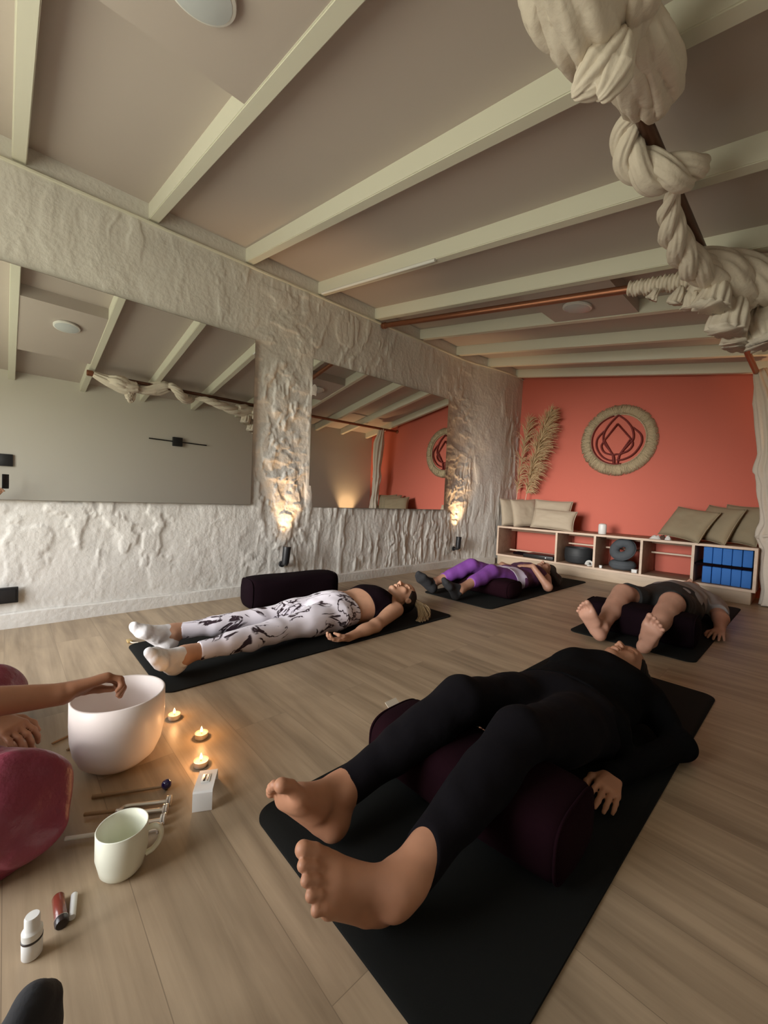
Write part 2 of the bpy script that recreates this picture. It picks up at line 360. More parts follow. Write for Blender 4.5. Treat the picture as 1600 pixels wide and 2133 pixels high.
for a, b, c, e in [(WX0, WX0 + t, WZ0, WZ1), (WX1 - t, WX1, WZ0, WZ1), (WX0, WX1, WZ0, WZ0 + t), (WX0, WX1, WZ1 - t, WZ1), (-1.775, -1.725, WZ0, WZ1)]:
    mb.box(a, b, YN - .09, YN - .04, c, e, .004)
struct(mb.build('window_1', MT['white'], smooth=False))
# beams
BY = [-1.26, -0.61, 0.043, 0.69, 1.335, 1.98, 2.63, 3.28, 3.92, 4.47, 5.06]
ordn = {2: 'leftmost white ceiling beam in the photo, its lower end above the left edge of the large mirror', 3: 'white ceiling beam edging the near boxed lamp panel, second from the left',
        4: 'white ceiling beam ending on the plaster wall just right of the large mirror', 5: 'white ceiling beam with a thin white conduit along its lower edge',
        6: 'white ceiling beam with the copper pipe running along it', 7: 'white ceiling beam at the far edge of the far boxed lamp panel',
        8: 'third white ceiling beam counted from the coral wall', 9: 'second white ceiling beam counted from the coral wall',
        10: 'last white ceiling beam, hard against the top of the coral wall', 0: 'white ceiling beam against the rear window wall, behind the photographer', 1: 'white ceiling beam above the photographer, out of the photo'}
for i, y in enumerate(BY):
    a, b = float(wallx(y)) - .03, XR
    mb = MB(); w = .03
    vs = [(a, y - w, zb(a)), (b, y - w, zb(b)), (b, y + w, zb(b)), (a, y + w, zb(a)), (a, y - w, zc(a) + .01), (b, y - w, zc(b) + .01), (b, y + w, zc(b) + .01), (a, y + w, zc(a) + .01)]
    bmx = bmesh.new(); bv = [bmx.verts.new(v) for v in vs]
    for f in [(0, 3, 2, 1), (4, 5, 6, 7), (0, 1, 5, 4), (1, 2, 6, 5), (2, 3, 7, 6), (3, 0, 4, 7)]: bmx.faces.new([bv[k] for k in f])
    bmesh.ops.bevel(bmx, geom=[e for e in bmx.edges], offset=.004, segments=2, affect='EDGES')
    mb.bm(bmx); o = mb.build('ceiling_beam', MT['beam'], smooth=True, ang=35)
    tag(o, ordn[i], 'beam', 'white ceiling beams')
    if i == 5:
        c = MB(); A = V((-2.97, y - .026, zb(-2.97) - .004)); Bp = V((-1.72, y - .026, zb(-1.72) - .004)); c.cyl(A, Bp, .011, 10)
        c.build('conduit', MT['white'], o)
# boxed panels with round lamps between beams
def panel(xa, xb, ya, yb, lab, lx, ly, lablamp):
    mb = MB(); z = lambda x: zb(x) + .006
    mb.add([(xa, ya, z(xa)), (xb, ya, z(xb)), (xb, yb, z(xb)), (xa, yb, z(xa)), (xa, ya, zc(xa) + .02), (xb, ya, zc(xb) + .02), (xb, yb, zc(xb) + .02), (xa, yb, zc(xa) + .02)], BX)
    tag(mb.build('ceiling_panel', MT['ceil'], smooth=False), lab, 'panel', 'boxed ceiling panels')
    ang = math.atan(SL); M = Matrix.Translation((lx, ly, zb(lx) + .004)) @ Matrix.Rotation(ang, 4, 'Y')
    t = thing('ceiling_lamp', lablamp, 'lamp', (0, 0, 0), 'round ceiling lamps')
    MB().lathe([(.094, .0), (.098, -.004), (.098, -.016), (.088, -.020)], 48, M).build('rim', MT['white'], t)
    MB().lathe([(.088, -.016), (.087, -.021), (.06, -.027), (.03, -.030), (.0001, -.031)], 48, M, caps=False).build('diffuser', MT['lampglass'], t)
panel(-1.585, -0.55, BY[2] + .03, BY[3] - .03, 'white boxed ceiling panel with a round lamp at the top left of the photo', -1.275, .395, 'round unlit ceiling lamp cut by the top edge of the photo')
panel(-1.545, -0.945, BY[6] + .03, BY[7] - .03, 'white boxed ceiling panel with a round lamp beyond the copper pipe', -1.262, 2.985, 'round unlit ceiling lamp on the far panel beyond the copper pipe')
# mirrors
def mirror(y0, y1, z0, z1, lab, yaw=0.0):
    cy, cz = (y0 + y1) / 2, (z0 + z1) / 2
    t = thing('wall_mirror', lab, 'mirror', (-2.992, cy, cz), 'frameless wall mirrors', (0, 0, yaw))
    a, b = (y1 - y0) / 2, (z1 - z0) / 2
    MB().box(-.006, 0, -a, a, -b, b, .001).build('backing', MT['medge'], t, smooth=False)
    MB().add([(.0006, -a + .002, -b + .002), (.0006, a - .002, -b + .002), (.0006, a - .002, b - .002), (.0006, -a + .002, b - .002)], [(0, 1, 2, 3)]).build('glass', MT['mirror'], t, smooth=False)
    return t
mirror(-0.10, 1.385, .706, 1.963, 'large frameless mirror at left reflecting the sconce and the cloth-wrapped pipe')
mirror(1.912, 3.712, .693, 1.962, 'frameless mirror between the two lit uplights reflecting the coral wall', math.radians(-1.3))
# wall uplights
def uplight(x, y, z, sx, lab, cone=62, power=10, lean=6):
    t = thing('wall_uplight', lab, 'lamp', (0, 0, 0), 'black wall uplights')
    d = V((-sx * math.sin(math.radians(lean)), .10, 1)).normalized(); c = V((x + sx * .075, y, z))
    a, b = c - d * .07, c + d * .075; e1 = d.cross(V((0, 1, 0))).normalized(); M = frame(a, e1, d.cross(e1), d); h = .145
    SH_ = MB().lathe([(.0001, 0), (.018, 0), (.026, .003), (.030, .02), (.031, h - .03), (.033, h - .001), (.0325, h), (.028, h), (.0275, h - .02), (.024, h - .04), (.0001, h - .04)], 32, M, caps=False); sh_ = SH_.build('shade', MT['black'], t)
    MB().cyl(b - d * .038, b - d * .030, .020, 20).build('bulb', MT['bulb'], sh_)
    kn = MB(); kn.cyl((x + sx * .0, y, z - .075), (x + sx * .02, y, z - .075), .026, 20, bev=.003); kn.cyl((x + sx * .02, y, z - .075), (x + sx * .075, y + .01, z - .07), .012, 14)
    kn.build('wall_bracket', MT['black'], t)
    l = bpy.data.lights.new('uplight_lamp', 'SPOT'); l.energy = power; l.color = (1.0, .60, .30); l.spot_size = math.radians(cone); l.spot_blend = 1.0; l.shadow_soft_size = .018
    o = bpy.data.objects.new('uplight_lamp', l); COL.objects.link(o); o.location = b - d * .012
    o.rotation_euler = (-d).to_track_quat('Z', 'Y').to_euler(); o.parent = t
    return t
uplight(-3.0, 1.665, .30, 1, 'lit black uplight on the plaster wall between the two mirrors', power=38, cone=62, lean=1)
uplight(-2.995, 3.955, .30, 1, 'lit black uplight on the plaster wall right of the far mirror', power=46, cone=62, lean=1)
uplight(.30, 4.60, .30, -1, 'lit black uplight on the right wall near the curtain, outside the photo', power=75, cone=84, lean=3)
# wall sconces seen in the mirror
def sconce(y, z, lab):
    t = thing('wall_sconce', lab, 'lamp', (XR, y, z), 'black wall sconces with thin bars')
    MB().box(-.05, -.001, -.062, .062, -.062, .062, .004).build('box', MT['black'], t, ang=30)
    MB().cyl((-.03, -.06, 0), (-.03, -.36, .005), .008, 12).build('bar', MT['black'], t)
    MB().cyl((-.03, .06, 0), (-.03, .40, -.005), .008, 12).build('bar', MT['black'], t)
sconce(1.78, 1.475, 'black wall sconce with two thin bars, reflected in the large mirror')
o = MB().box(XR - .03, XR - .001, -.07, .06, .985, 1.12, .004).build('wall_box', MT['black'], ang=30)
tag(o, 'plain black square wall box reflected at the left edge of the large mirror', 'wall box')
o = thing('floor_vent', 'black rectangular box low on the plaster wall at the left photo edge', 'vent', (-3.005, .0, .186))
MB().box(0, .022, -.14, .056, -.043, .043, .004).build('housing', MT['black'], o, ang=30)
MB().box(.0222, .0245, -.13, .046, -.034, .034, .002).build('cover', MT['black'], o, ang=30)
# copper pipes and muslin
px = thing('copper_pipe', 'copper pipe running under the ceiling from the plaster wall to the muslin knot', 'pipe')
A = V((-2.995, 2.69, 2.478)); Bp = V((-.47, 2.69, 2.025))
MB().cyl(A, Bp, .024, 20).build('tube', MT['copper'], px)
dd = (Bp - A).normalized(); MB().cyl(A - dd * .02, A + dd * .03, .03, 20, bev=.006).build('end_flange', MT['copper'], px)
p2 = thing('copper_pipe', 'dark copper pipe wrapped in muslin running towards the coral wall', 'pipe')
MB().cyl((-.45, .66, 2.035), (-.45, 2.55, 2.035), .021, 20).build('tube', MT['copperd'], p2)
MB().cyl((-.45, 2.55, 2.035), (-.45, 5.199, 2.035), .021, 20).build('tube', MT['copper'], p2)
MB().cyl((-.45, .64, 2.035), (-.45, .70, 2.035), .032, 20, bev=.006).build('end_flange', MT['copper'], p2)
MB().cyl((-.45, 5.17, 2.035), (-.45, 5.20, 2.035), .032, 20, bev=.006).build('end_flange', MT['copper'], p2)
def pts3(pts): return [onY(*p) if len(p) == 3 and p[0] > 20 else V(p) for p in pts]
def foldtube(mb, P, R, n=6, amp=.2, seed=0, tw=3, nr=56, flat=None):
    r = random.Random(seed); ph = [r.uniform(0, 6.28) for _ in range(6)]
    def f(t, th):
        a = abs(math.sin(n * .5 * th + tw * t + ph[0] + .5 * math.sin(4 * t + ph[4])))      # sharp creases between soft folds
        b = abs(math.sin((n * .5 + 1.5) * th - tw * .8 * t + ph[1] + .8 * math.sin(3 * t + ph[2]))); c = math.sin(2 * th + 7 * t + ph[3])
        return 1 - amp + amp * 1.1 * a ** .55 + amp * .55 * b ** .6 + amp * .35 * c
    return mb.tube(P, R, nr, fold=f, flat=flat)
def strand(pts, radii, n=6, amp=.2, seed=0, tw=3, sub=14, nr=56):
    P = crom(pts3(pts), sub); return foldtube(MB(), P, lerps(radii, len(P)), n, amp, seed, tw, nr)
def braid(pts, radii, turns, seed, k=3):
    """k strands wound about one another along a path"""
    P = crom(pts3(pts), 18); R = lerps(radii, len(P)); mb = MB(); up = V((.3, .2, 1))
    for q in range(k):
        C = []
        for i, p in enumerate(P):
            t = (P[min(i + 1, len(P) - 1)] - P[max(i - 1, 0)]).normalized(); a = (up - t * up.dot(t)).normalized(); b = t.cross(a); th = 2 * math.pi * (turns * i / (len(P) - 1) + q / k)
            C.append(p + (a * math.cos(th) + b * math.sin(th)) * R[i] * .52)
        foldtube(mb, C, [x * .60 for x in R], 7, .20, seed + q, 5, 40)
    return mb
fb = thing('draped_muslin', 'cream muslin twisted and knotted around the ceiling pipe', 'fabric')
K = (1288, 74, 1.10); parts = [
 ('wrap', [(1165, -110, .86), (1158, -30, .92), (1180, 25, .98), (1245, 62, 1.06), K], [.06, .072, .066, .042, .012], 8, .22, 2),
 ('wrap', [(1225, -120, .90), (1212, -40, .95), (1232, 15, 1.02), (1270, 55, 1.08), K], [.06, .066, .056, .034, .012], 8, .24, 2),
 ('wrap', [(1275, -120, .95), (1268, -40, 1.0), (1276, 15, 1.06), (1290, 55, 1.1), K], [.055, .06, .05, .03, .012], 8, .24, 1),
 ('wrap', [(1330, -110, 1.0), (1325, -30, 1.05), (1318, 25, 1.1), (1312, 70, 1.13), (1318, 110, 1.18)], [.05, .055, .05, .042, .02], 7, .22, 2),
 ('wrap', [(1335, 15, 1.12), (1352, 80, 1.18), (1366, 140, 1.28), (1372, 195, 1.38), (1362, 240, 1.48)], [.025, .05, .058, .056, .018], 7, .22, 3),
 ('wrap', [(1305, 70, 1.13), (1320, 120, 1.2), (1330, 165, 1.3), (1338, 205, 1.42), (1350, 245, 1.5)], [.028, .058, .066, .056, .018], 8, .22, 3),
 ('knot_tail', [K, (1250, 78, 1.06), (1210, 92, 1.03), (1178, 97, 1.02)], [.014, .024, .020, .009], 5, .25, 1),
 ('knot_tail', [K, (1262, 98, 1.06), (1228, 118, 1.04), (1203, 138, 1.03)], [.014, .036, .034, .016], 6, .28, 2),
 ('knot_tail', [K, (1272, 112, 1.07), (1244, 150, 1.05), (1208, 186, 1.04), (1194, 197, 1.04)], [.014, .042, .046, .026, .008], 7, .30, 2),
 ('knot_tail', [K, (1284, 115, 1.08), (1270, 160, 1.07), (1256, 192, 1.06), (1248, 202, 1.06)], [.014, .040, .044, .026, .008], 7, .30, 2),
 ('ruffle', [(1505, 570, 2.5), (1492, 600, 2.48), (1480, 640, 2.46)], [.02, .050, .066], 10, .32, 1),
 ('ruffle', [(1545, 595, 2.62), (1525, 640, 2.6), (1512, 690, 2.58)], [.02, .058, .072], 10, .32, 1),
 ('ruffle', [(1570, 630, 2.8), (1552, 675, 2.78), (1535, 720, 2.76)], [.02, .052, .070], 10, .32, 1),
 ('ruffle', [(1590, 625, 2.8), (1600, 665, 2.78), (1608, 708, 2.76)], [.03, .070, .088], 12, .32, 1),
 ('ruffle', [(1420, 600, 2.62), (1412, 616, 2.60), (1405, 632, 2.60)], [.015, .030, .036], 8, .32, 1),
 ('ruffle', [(1370, 603, 2.63), (1362, 615, 2.62), (1356, 624, 2.62)], [.012, .022, .028], 8, .32, 1),
 ('ruffle', [(1452, 598, 2.6), (1448, 620, 2.58), (1442, 642, 2.58)], [.02, .038, .046], 9, .32, 1)]
for i, (nm, pts, rad, n, amp, tw) in enumerate(parts): strand(pts, rad, n, amp, i + 3, tw).build(nm, MT['cloth'], fb, ang=None)
braid([(1345, 205, 1.44), (1312, 250, 1.48), (1306, 312, 1.54), (1338, 352, 1.60), (1388, 364, 1.66), (1438, 358, 1.74), (1472, 338, 1.86)], [.014, .036, .046, .053, .056, .048, .012], 1.5, 20).build('braid', MT['cloth'], fb, ang=None)
braid([(1408, 388, 1.78), (1394, 435, 1.90), (1402, 482, 2.02), (1422, 524, 2.16), (1450, 556, 2.30), (1485, 572, 2.46)], [.012, .036, .046, .050, .056, .055], 1.6, 40).build('braid', MT['cloth'], fb, ang=None)
braid([(1440, 548, 2.32), (1490, 562, 2.46), (1535, 582, 2.6), (1580, 592, 2.7), (1625, 602, 2.8)], [.05, .085, .10, .105, .06], .8, 60, 4).build('knot', MT['cloth'], fb, ang=None)
strand([(1445, 590, 2.55), (1475, 597, 2.6), (1520, 612, 2.66), (1570, 632, 2.72)], [.045, .058, .07, .06], 9, .26, 81, 4).build('knot', MT['cloth'], fb, ang=None)
P = [A.lerp(Bp, .853 + .147 * i / 90) for i in range(91)]
MB().tube(P, [.036 + .007 * math.sin(i * 1.35) + .010 * i / 90 for i in range(91)], 24, fold=lambda t, th: 1 + .10 * math.sin(3 * th + 40 * t)).build('coiled_wrap', MT['cloth'], fb, ang=None)
# part of the muslin wound around the pipe near its camera-side end (seen in the mirror)
strand([(-.45, .70, 2.03), (-.45, .85, 1.99), (-.45, 1.0, 1.96), (-.45, 1.12, 1.98)], [.03, .06, .08, .06], 8, .25, 77, 4).build('wrap', MT['cloth'], fb, ang=None)
cu = thing('curtain', 'cream curtain gathered and tied beside the coral wall at the right edge', 'curtain')
Pc = crom([(-.43, 4.84, 2.055), (-.40, 4.84, 1.93), (-.365, 4.84, 1.78), (-.345, 4.84, 1.55), (-.335, 4.84, 1.32), (-.345, 4.84, 1.18), (-.33, 4.84, 1.05), (-.315, 4.84, .9), (-.29, 4.84, .72), (-.295, 4.84, .60), (-.275, 4.84, .48), (-.25, 4.84, .30), (-.225, 4.84, .15), (-.215, 4.84, .012)], 8)
Rc = lerps([.04, .055, .085, .078, .062, .075, .062, .058, .066, .082, .06, .085, .085, .105], len(Pc))
MB().tube(Pc, Rc, 56, fold=lambda t, th: 1 + (.20 if t < .4 else .14) * math.sin(8 * th + 4 * math.sin(3 * t)) + (.10 * math.sin(3 * th + 40 * t) if .4 < t < .8 else 0)).build('drape', MT['cloth'], cu, ang=None)
MB().tube([V((-.292 + .082 * math.cos(a), 4.84 + .082 * math.sin(a), .60 + .01 * math.sin(3 * a))) for a in np.linspace(0, 6.28, 30)], .014, 8).build('tie', MT['cloth'], cu)

# ================================================================== BENCH AND CONTENTS
F0 = 4.70; ZT = .50; ZB = .115
bench = thing('storage_bench', 'low open wooden bench with five compartments along the coral wall', 'bench')
xl = -2.86; xr = -.345; div = [-2.08, -1.659, -1.213, -.792]; t = .022
def slab(x0, x1, y0, y1, z0, z1, nm, m=MT['benchw'], bev=.0015): return MB().box(x0, x1, y0, y1, z0, z1, bev).build(nm, m, bench, ang=30)
slab(xl, xr, F0 + .004, YF - .002, ZT - t, ZT, 'top'); slab(xl, xr, F0 + .004, YF - .06, ZB, ZB + t, 'bottom')
for x in [xl + t, xr] + [q + t / 2 for q in div]: slab(x - t, x, F0 + .004, YF - .06, ZB + t, ZT - t, 'divider')
e = MB(); e.box(xl, xr, F0, F0 + .004, ZT - t, ZT); e.box(xl, xr, F0, F0 + .004, ZB, ZB + t)
for x in [xl + t, xr] + [q + t / 2 for q in div]: e.box(x - t, x, F0, F0 + .004, ZB + t, ZT - t)
e.build('edge_banding', MT['edgew'], bench, smooth=False)
slab(xl, xr - .03, F0 + .035, F0 + .055, 0.001, ZB, 'plinth', MT['plinth'])
slab(xr - .05, xr - .03, F0 + .055, YF - .06, 0.001, ZB, 'plinth', MT['plinth'])
for a, b in [(div[1], div[2]), (div[2], div[3]), (div[0], div[1])]:
    slab(a + t / 2, b - t / 2, 5.02, 5.045, .335, .352, 'rail', MT['edgew'])
slab(xl + t, div[0] - t / 2, 5.00, 5.02, .165, .185, 'rail', MT['edgew'])
slab(xl + t, div[0] - t / 2, 5.02, 5.04, ZT - t - .05, ZT - t, 'rail')
slab(div[0] + t / 2, div[2] - t / 2, 5.02, 5.04, ZT - t - .04, ZT - t, 'rail')
slab(div[2] + t / 2, div[3] - t / 2, 5.02, 5.04, ZT - t - .04, ZT - t, 'rail')
slab(div[3] + t / 2, xr - t, F0 + .03, YF - .06, .30, .318, 'shelf', MT['plumdk'])
# blue yoga blocks: five on the shelf, five below
xa, xb = div[3] + t / 2 + .055, xr - t - .012; w = (xb - xa) / 5
for r, (z0, z1) in enumerate([(ZB + t + .001, .295), (.319, .470)]):
    for i in range(5):
        x = xa + w * (i + .5)
        o = MB().box(-w / 2 + .0015, w / 2 - .0015, -.115, .115, 0, min(.152, z1 - z0), .006, seg=3).build('yoga_block', MT['blue'], ang=40)
        o.location = (x, F0 + .175 + .004 * ((i * 7 + r * 3) % 4), z0)
        pos = ['leftmost', 'second from the left', 'middle', 'fourth from the left', 'rightmost'][i]
        tag(o, 'blue foam yoga block, %s in the %s row of the end compartment' % (pos, ['lower', 'upper'][r]), 'yoga block', 'blue yoga blocks in the bench')
# compartment 2: black pot; white thing
pt = thing('round_pot', 'round black pot in the second bench compartment', 'pot', (-1.895, 4.895, ZB + t + .001))
MB().lathe([(.0001, 0), (.11, 0), (.135, .012), (.150, .05), (.152, .11), (.148, .165), (.140, .178), (.125, .176), (.120, .165), (.12, .06), (.0001, .05)], 44, caps=False).build('body', MT['pot'], pt)
MB().lathe([(.152, .082), (.1535, .086), (.1535, .094), (.152, .098)], 44, caps=False).build('band', MT['pot'], pt)
o = thing('slipper', 'small white slipper beside the round black pot', 'slipper', (-1.725, 4.80, ZB + t))
MB().add(*(lambda n: ([(.035 * math.cos(a) * (1 + .2 * math.sin(a)), .065 * math.sin(a), z) for z in (.001, .012) for a in np.linspace(0, 6.283, n, endpoint=False)],
    [tuple(range(n)), tuple(range(n, 2 * n))] + [(i, (i + 1) % n, (i + 1) % n + n, i + n) for i in range(n)]))(20)).build('sole', MT['white'], o)
MB().tube(crom([(-.034, -.01, .012), (-.02, -.02, .04), (0.0, -.025, .05), (.02, -.02, .04), (.034, -.01, .012)], 5), .012, 10, flat=(1, 2.2)).build('strap', MT['white'], o)
# compartment 1: flat dark box
o = thing('media_player', 'flat black electronic box with one tiny white light under the cushions', 'player', (-2.32, 4.88, ZB + t))
MB().box(-.19, .19, -.13, .13, 0.001, .045, .005).build('case', MT['black'], o, ang=30); MB().cyl((.10, -.131, .022), (.10, -.134, .022), .004, 10).build('indicator_light', mat('indicator', (1, 1, 1, 1), emit=((1, 1, 1, 1), 2)), o)
o = tag(MB().box(-.18, .18, -.12, .12, 0, .03, .01).build('folded_towel', MT['plumdk'], ang=40), 'folded dark cloth lying at the back of the first bench compartment', 'cloth'); o.location = (-2.54, 4.99, ZB + t + .001)
# compartment 3: two grey rings and a roll, white boxes
def ring(loc, rot, lab, R=.080, r=.048):
    o = thing('ring_cushion', lab, 'cushion', loc, 'grey ring cushions', rot)
    P = [V((R * math.cos(a), R * math.sin(a), 0)) for a in np.linspace(0, 2 * math.pi, 48, endpoint=False)]
    MB().tube(P, r, 20, closed=True, fold=lambda t, th: 1 + .03 * math.sin(40 * t)).build('ring', MT['grey'], o)
    MB().tube([p + p.normalized() * (r + .0005) for p in P], .004, 6, closed=True).build('seam', MT['grey'], o)
ring((-1.425, 4.87, ZB + t + .050), (0, 0, 0), 'grey ring cushion lying flat at the bottom of the middle compartment')
ring((-1.425, 4.85, .352), (math.radians(60), 0, math.radians(-8)), 'grey ring cushion propped on edge on top of the other ring')
def sbox(x, y, z, a, b, c, lab, nm='small_box', m=MT['white']):
    o = thing(nm, lab, 'box', (x, y, z)); MB().box(-a / 2, a / 2, -b / 2, b / 2, .0005, c, .003).build('carton', m, o, ang=30); MB().box(-a / 2 - .001, a / 2 + .001, -b / 2 - .001, b / 2 + .001, c * .72, c + .001, .003).build('lid', m, o, ang=30)
sbox(-1.270, 4.74, ZB + t, .05, .05, .035, 'small white box at the lower right of the grey ring cushions')
sbox(-1.592, 4.73, ZB + t, .026, .03, .03, 'tiny white box at the lower left of the grey ring cushions')
# cushions
def pillow(loc, w, h, th, yaw, lean, roll, lab, m, seed, group):
    n = 26; vs = []; fs = []; r = random.Random(seed); ox, oy = r.uniform(0, 9), r.uniform(0, 9)
    for sgn in (1, -1):
        for i in range(n + 1):
            for j in range(n + 1):
                u = -1 + 2 * i / n; v = -1 + 2 * j / n
                pr_ = max(0, (1 - u ** 4)) * max(0, (1 - v ** 4)); q = pr_ ** .55
                pin = 1 - .07 * (1 - abs(u) ** 2) * abs(v) ** 4 ; pin2 = 1 - .07 * (1 - abs(v) ** 2) * abs(u) ** 4
                wr = float(fbm(np.array(u * 3 + ox), np.array(v * 3 + oy + sgn), 3, seed)) * .35
                vs.append((u * w / 2 * pin2, sgn * th / 2 * q * (1 + wr) * (.92 - .14 * v), v * h / 2 * pin))
    N = (n + 1) ** 2
    for s_ in (0, 1):
        for i in range(n):
            for j in range(n):
                a = s_ * N + i * (n + 1) + j; f = (a, a + n + 1, a + n + 2, a + 1); fs.append(f if s_ == 0 else f[::-1])
    o = thing('cushion', lab, 'cushion', loc, group, (math.radians(lean), math.radians(roll), math.radians(yaw)))
    mb = MB().add(vs, fs); me = mb.build('cover', m, o, ang=None)
    b = bmesh.new(); b.from_mesh(me.data); bmesh.ops.remove_doubles(b, verts=b.verts[:], dist=.0004); bmesh.ops.recalc_face_normals(b, faces=b.faces[:]); b.to_mesh(me.data); b.free()
    me.data.polygons.foreach_set('use_smooth', [True] * len(me.data.polygons))
    E = [(-1, -1), (1, -1), (1, 1), (-1, 1), (-1, -1)]; pts = []
    for k in range(4):
        for q in range(12):
            u = E[k][0] + (E[k + 1][0] - E[k][0]) * q / 12; v = E[k][1] + (E[k + 1][1] - E[k][1]) * q / 12
            pts.append(V((u * w / 2 * (1 - .07 * (1 - v * v) * abs(u) ** 4), 0, v * h / 2 * (1 - .07 * (1 - u * u) * abs(v) ** 4))))
    MB().tube(pts, .0045, 6, closed=True).build('seam', m, me, ang=None)
    return o
GL, GR = 'beige cushions at the left bench end', 'olive cushions at the right bench end'
pillow((-2.765, 4.90, ZT + .180), .36, .36, .11, 64, -12, 0, 'beige cushion leaning on the plaster wall, leftmost on the bench', MT['linen'], 1, GL)
pillow((-2.605, 4.92, ZT + .180), .36, .36, .11, 59, -14, -3, 'beige cushion second from the plaster wall, mostly hidden', MT['linen'], 2, GL)
pillow((-2.285, 4.99, ZT + .182), .45, .36, .13, 10, -16, 2, 'large square beige cushion behind the small oblong one', MT['linen'], 3, GL)
pillow((-2.17, 4.79, ZT + .124), .50, .25, .12, 6, -22, 3, 'small oblong beige cushion in front on the bench', MT['linen'], 4, GL)
pillow((-.875, 4.865, ZT + .168), .44, .35, .12, -32, -34, 6, 'olive cushion leaning furthest left in the right-hand row', MT['linen2'], 5, GR)
pillow((-.665, 4.93, ZT + .180), .38, .37, .12, -38, -26, 5, 'olive cushion in the middle of the right-hand row', MT['linen2'], 6, GR)
pillow((-.495, 4.985, ZT + .186), .35, .37, .12, -28, -16, 3, 'olive cushion next to the curtain, last in the row', MT['linen2'], 7, GR)
# candle and wrapper on the bench
o = thing('white_candle', 'white cylinder with rounded top standing alone on the bench', 'candle', (-1.635, 4.84, ZT))
MB().lathe([(.0001, 0), (.036, 0), (.041, .006), (.042, .09), (.038, .108), (.026, .114), (.0001, .115)], 32, caps=False).build('body', MT['white'], o)
MB().lathe([(.0265, .1135), (.022, .117), (.0001, .117)], 24, caps=False).build('cap', MT['white'], o)
o = thing('wrapper', 'crumpled white and brown wrapper beside the olive cushions on the bench', 'wrapper', (-1.07, 4.80, ZT))
def crump(sx, sy, sz, seed, ox, m, nm):
    n = 14; vs = []; fs = []
    for i in range(n):
        for j in range(n):
            u = i / (n - 1) * 2 - 1; v = j / (n - 1) * 2 - 1; q = max(0, 1 - u * u) * max(0, 1 - v * v)
            vs.append((u * sx + ox, v * sy, .001 + sz * q * (.6 + 1.6 * abs(float(fbm(np.array(u * 3.), np.array(v * 3.), 3, seed)))))); 
    for i in range(n - 1):
        for j in range(n - 1): a = i * n + j; fs.append((a, a + n, a + n + 1, a + 1))
    MB().add(vs, fs).build(nm, m, o, ang=20)
crump(.055, .05, .05, 3, -.045, MT['white'], 'paper'); crump(.035, .04, .055, 5, .01, MT['brown'], 'brown_cloth'); crump(.03, .04, .05, 8, .055, MT['white'], 'paper')
# pampas
def plume(base, top, seed, n, wid, lab, droop):
    o = thing('pampas_grass', lab, 'dried grass', (0, 0, 0), 'dried pampas stems'); r = random.Random(seed)
    A, B = V(base), V(top); mid = A.lerp(B, .5) + V((-.03, 0, .03)); R = crom([A, mid, B], 20)
    MB().tube(R, lerps([.006, .003, .0015], len(R)), 8).build('stem', MT['edgew'], o)
    mb = MB()
    for i in range(n):
        t = r.uniform(.30, .99); p = R[int(t * (len(R) - 1))]
        L = wid * (.55 + .9 * math.sin(math.pi * min(1, max(0, (t - .25) / .8)) ** .8)) * r.uniform(.5, 1.05)
        side = r.uniform(-.35, 1.0); ax = (B - A).normalized()
        d = (ax * r.uniform(.6, 1.2) + V((side * .8, r.uniform(-.5, .12), r.uniform(-.1, .3)))).normalized()
        q = [p]; v = d.copy()
        for k in range(5):
            q.append(q[-1] + v * L / 5); v = (v + V((.10 * side, 0, -droop * (1.1 - t * .7))) * (1 + k * .25)).normalized()
        q = [V((max(x.x, float(wallx(x.y)) + .03), min(x.y, YF - .012), x.z)) for x in q]
        mb.tube(q, lerps([.0016, .0038, .0032, .001], 6), 4)
    mb.build('plume', MT['pampas'], o, ang=None)
plume((-2.83, 5.06, .505), (-2.70, 5.10, 1.93), 3, 200, .17, 'slim dried pampas stem leaning nearest the plaster wall', .30)
plume((-2.73, 5.04, .505), (-2.40, 5.04, 1.95), 5, 700, .22, 'fuller dried pampas plume right of the slim stem', .33)
# wall hanging
wh = thing('wall_hanging', 'round fringed macrame hanging with a red lotus motif on the coral wall', 'wall hanging', (-1.645, YF - .012, 1.585))
Ro, Ri = .40, .295
P = [V((Ri * math.cos(a), 0, Ri * math.sin(a))) for a in np.linspace(0, 2 * math.pi, 90, endpoint=False)]
MB().tube(P, .012, 10, closed=True, fold=lambda t, th: 1 + .2 * math.sin(260 * t)).build('hoop', MT['fringe'], wh, ang=None)
mb = MB(); r = random.Random(2)
for i in range(2200):
    a = r.uniform(0, 2 * math.pi); L = (Ro - Ri) * r.uniform(.75, 1.12); q = []; y0 = r.uniform(-.018, .004)
    for k in range(5):
        rr = Ri + L * k / 4; aa = a + r.uniform(-.012, .012) * k; q.append(V((rr * math.cos(aa), y0 - .012 * math.sin(k * .8), rr * math.sin(aa) - .006 * k * k * .1)))
    mb.tube(q, [.0032, .0040, .0040, .0034, .002], 4)
mb.build('fringe', MT['fringe'], wh, ang=None)
mb = MB()
def cordp(pts, n=10, sharp=False):
    q = [V((x * .295, -.014, z * .295)) for x, z in pts]; mb.tube(q if sharp else crom(q, n), .0095, 8)
mb.tube([V((.283 * math.cos(a), -.012, .283 * math.sin(a))) for a in np.linspace(1.75, 4.9, 40)], .008, 8)
cordp([(-.02, .96), (-.30, .66), (-.50, .32), (-.52, 0), (-.42, -.2), (-.12, -.62), (-.07, -.95)])
cordp([(-.02, .96), (.28, .70), (.50, .36), (.55, 0), (.42, -.18), (.10, -.62), (.06, -.95)])
cordp([(-.03, .62), (-.48, 0), (-.14, -.60), (-.09, -.95)], sharp=True); cordp([(-.03, .62), (.46, 0), (.10, -.60), (.05, -.95)], sharp=True)
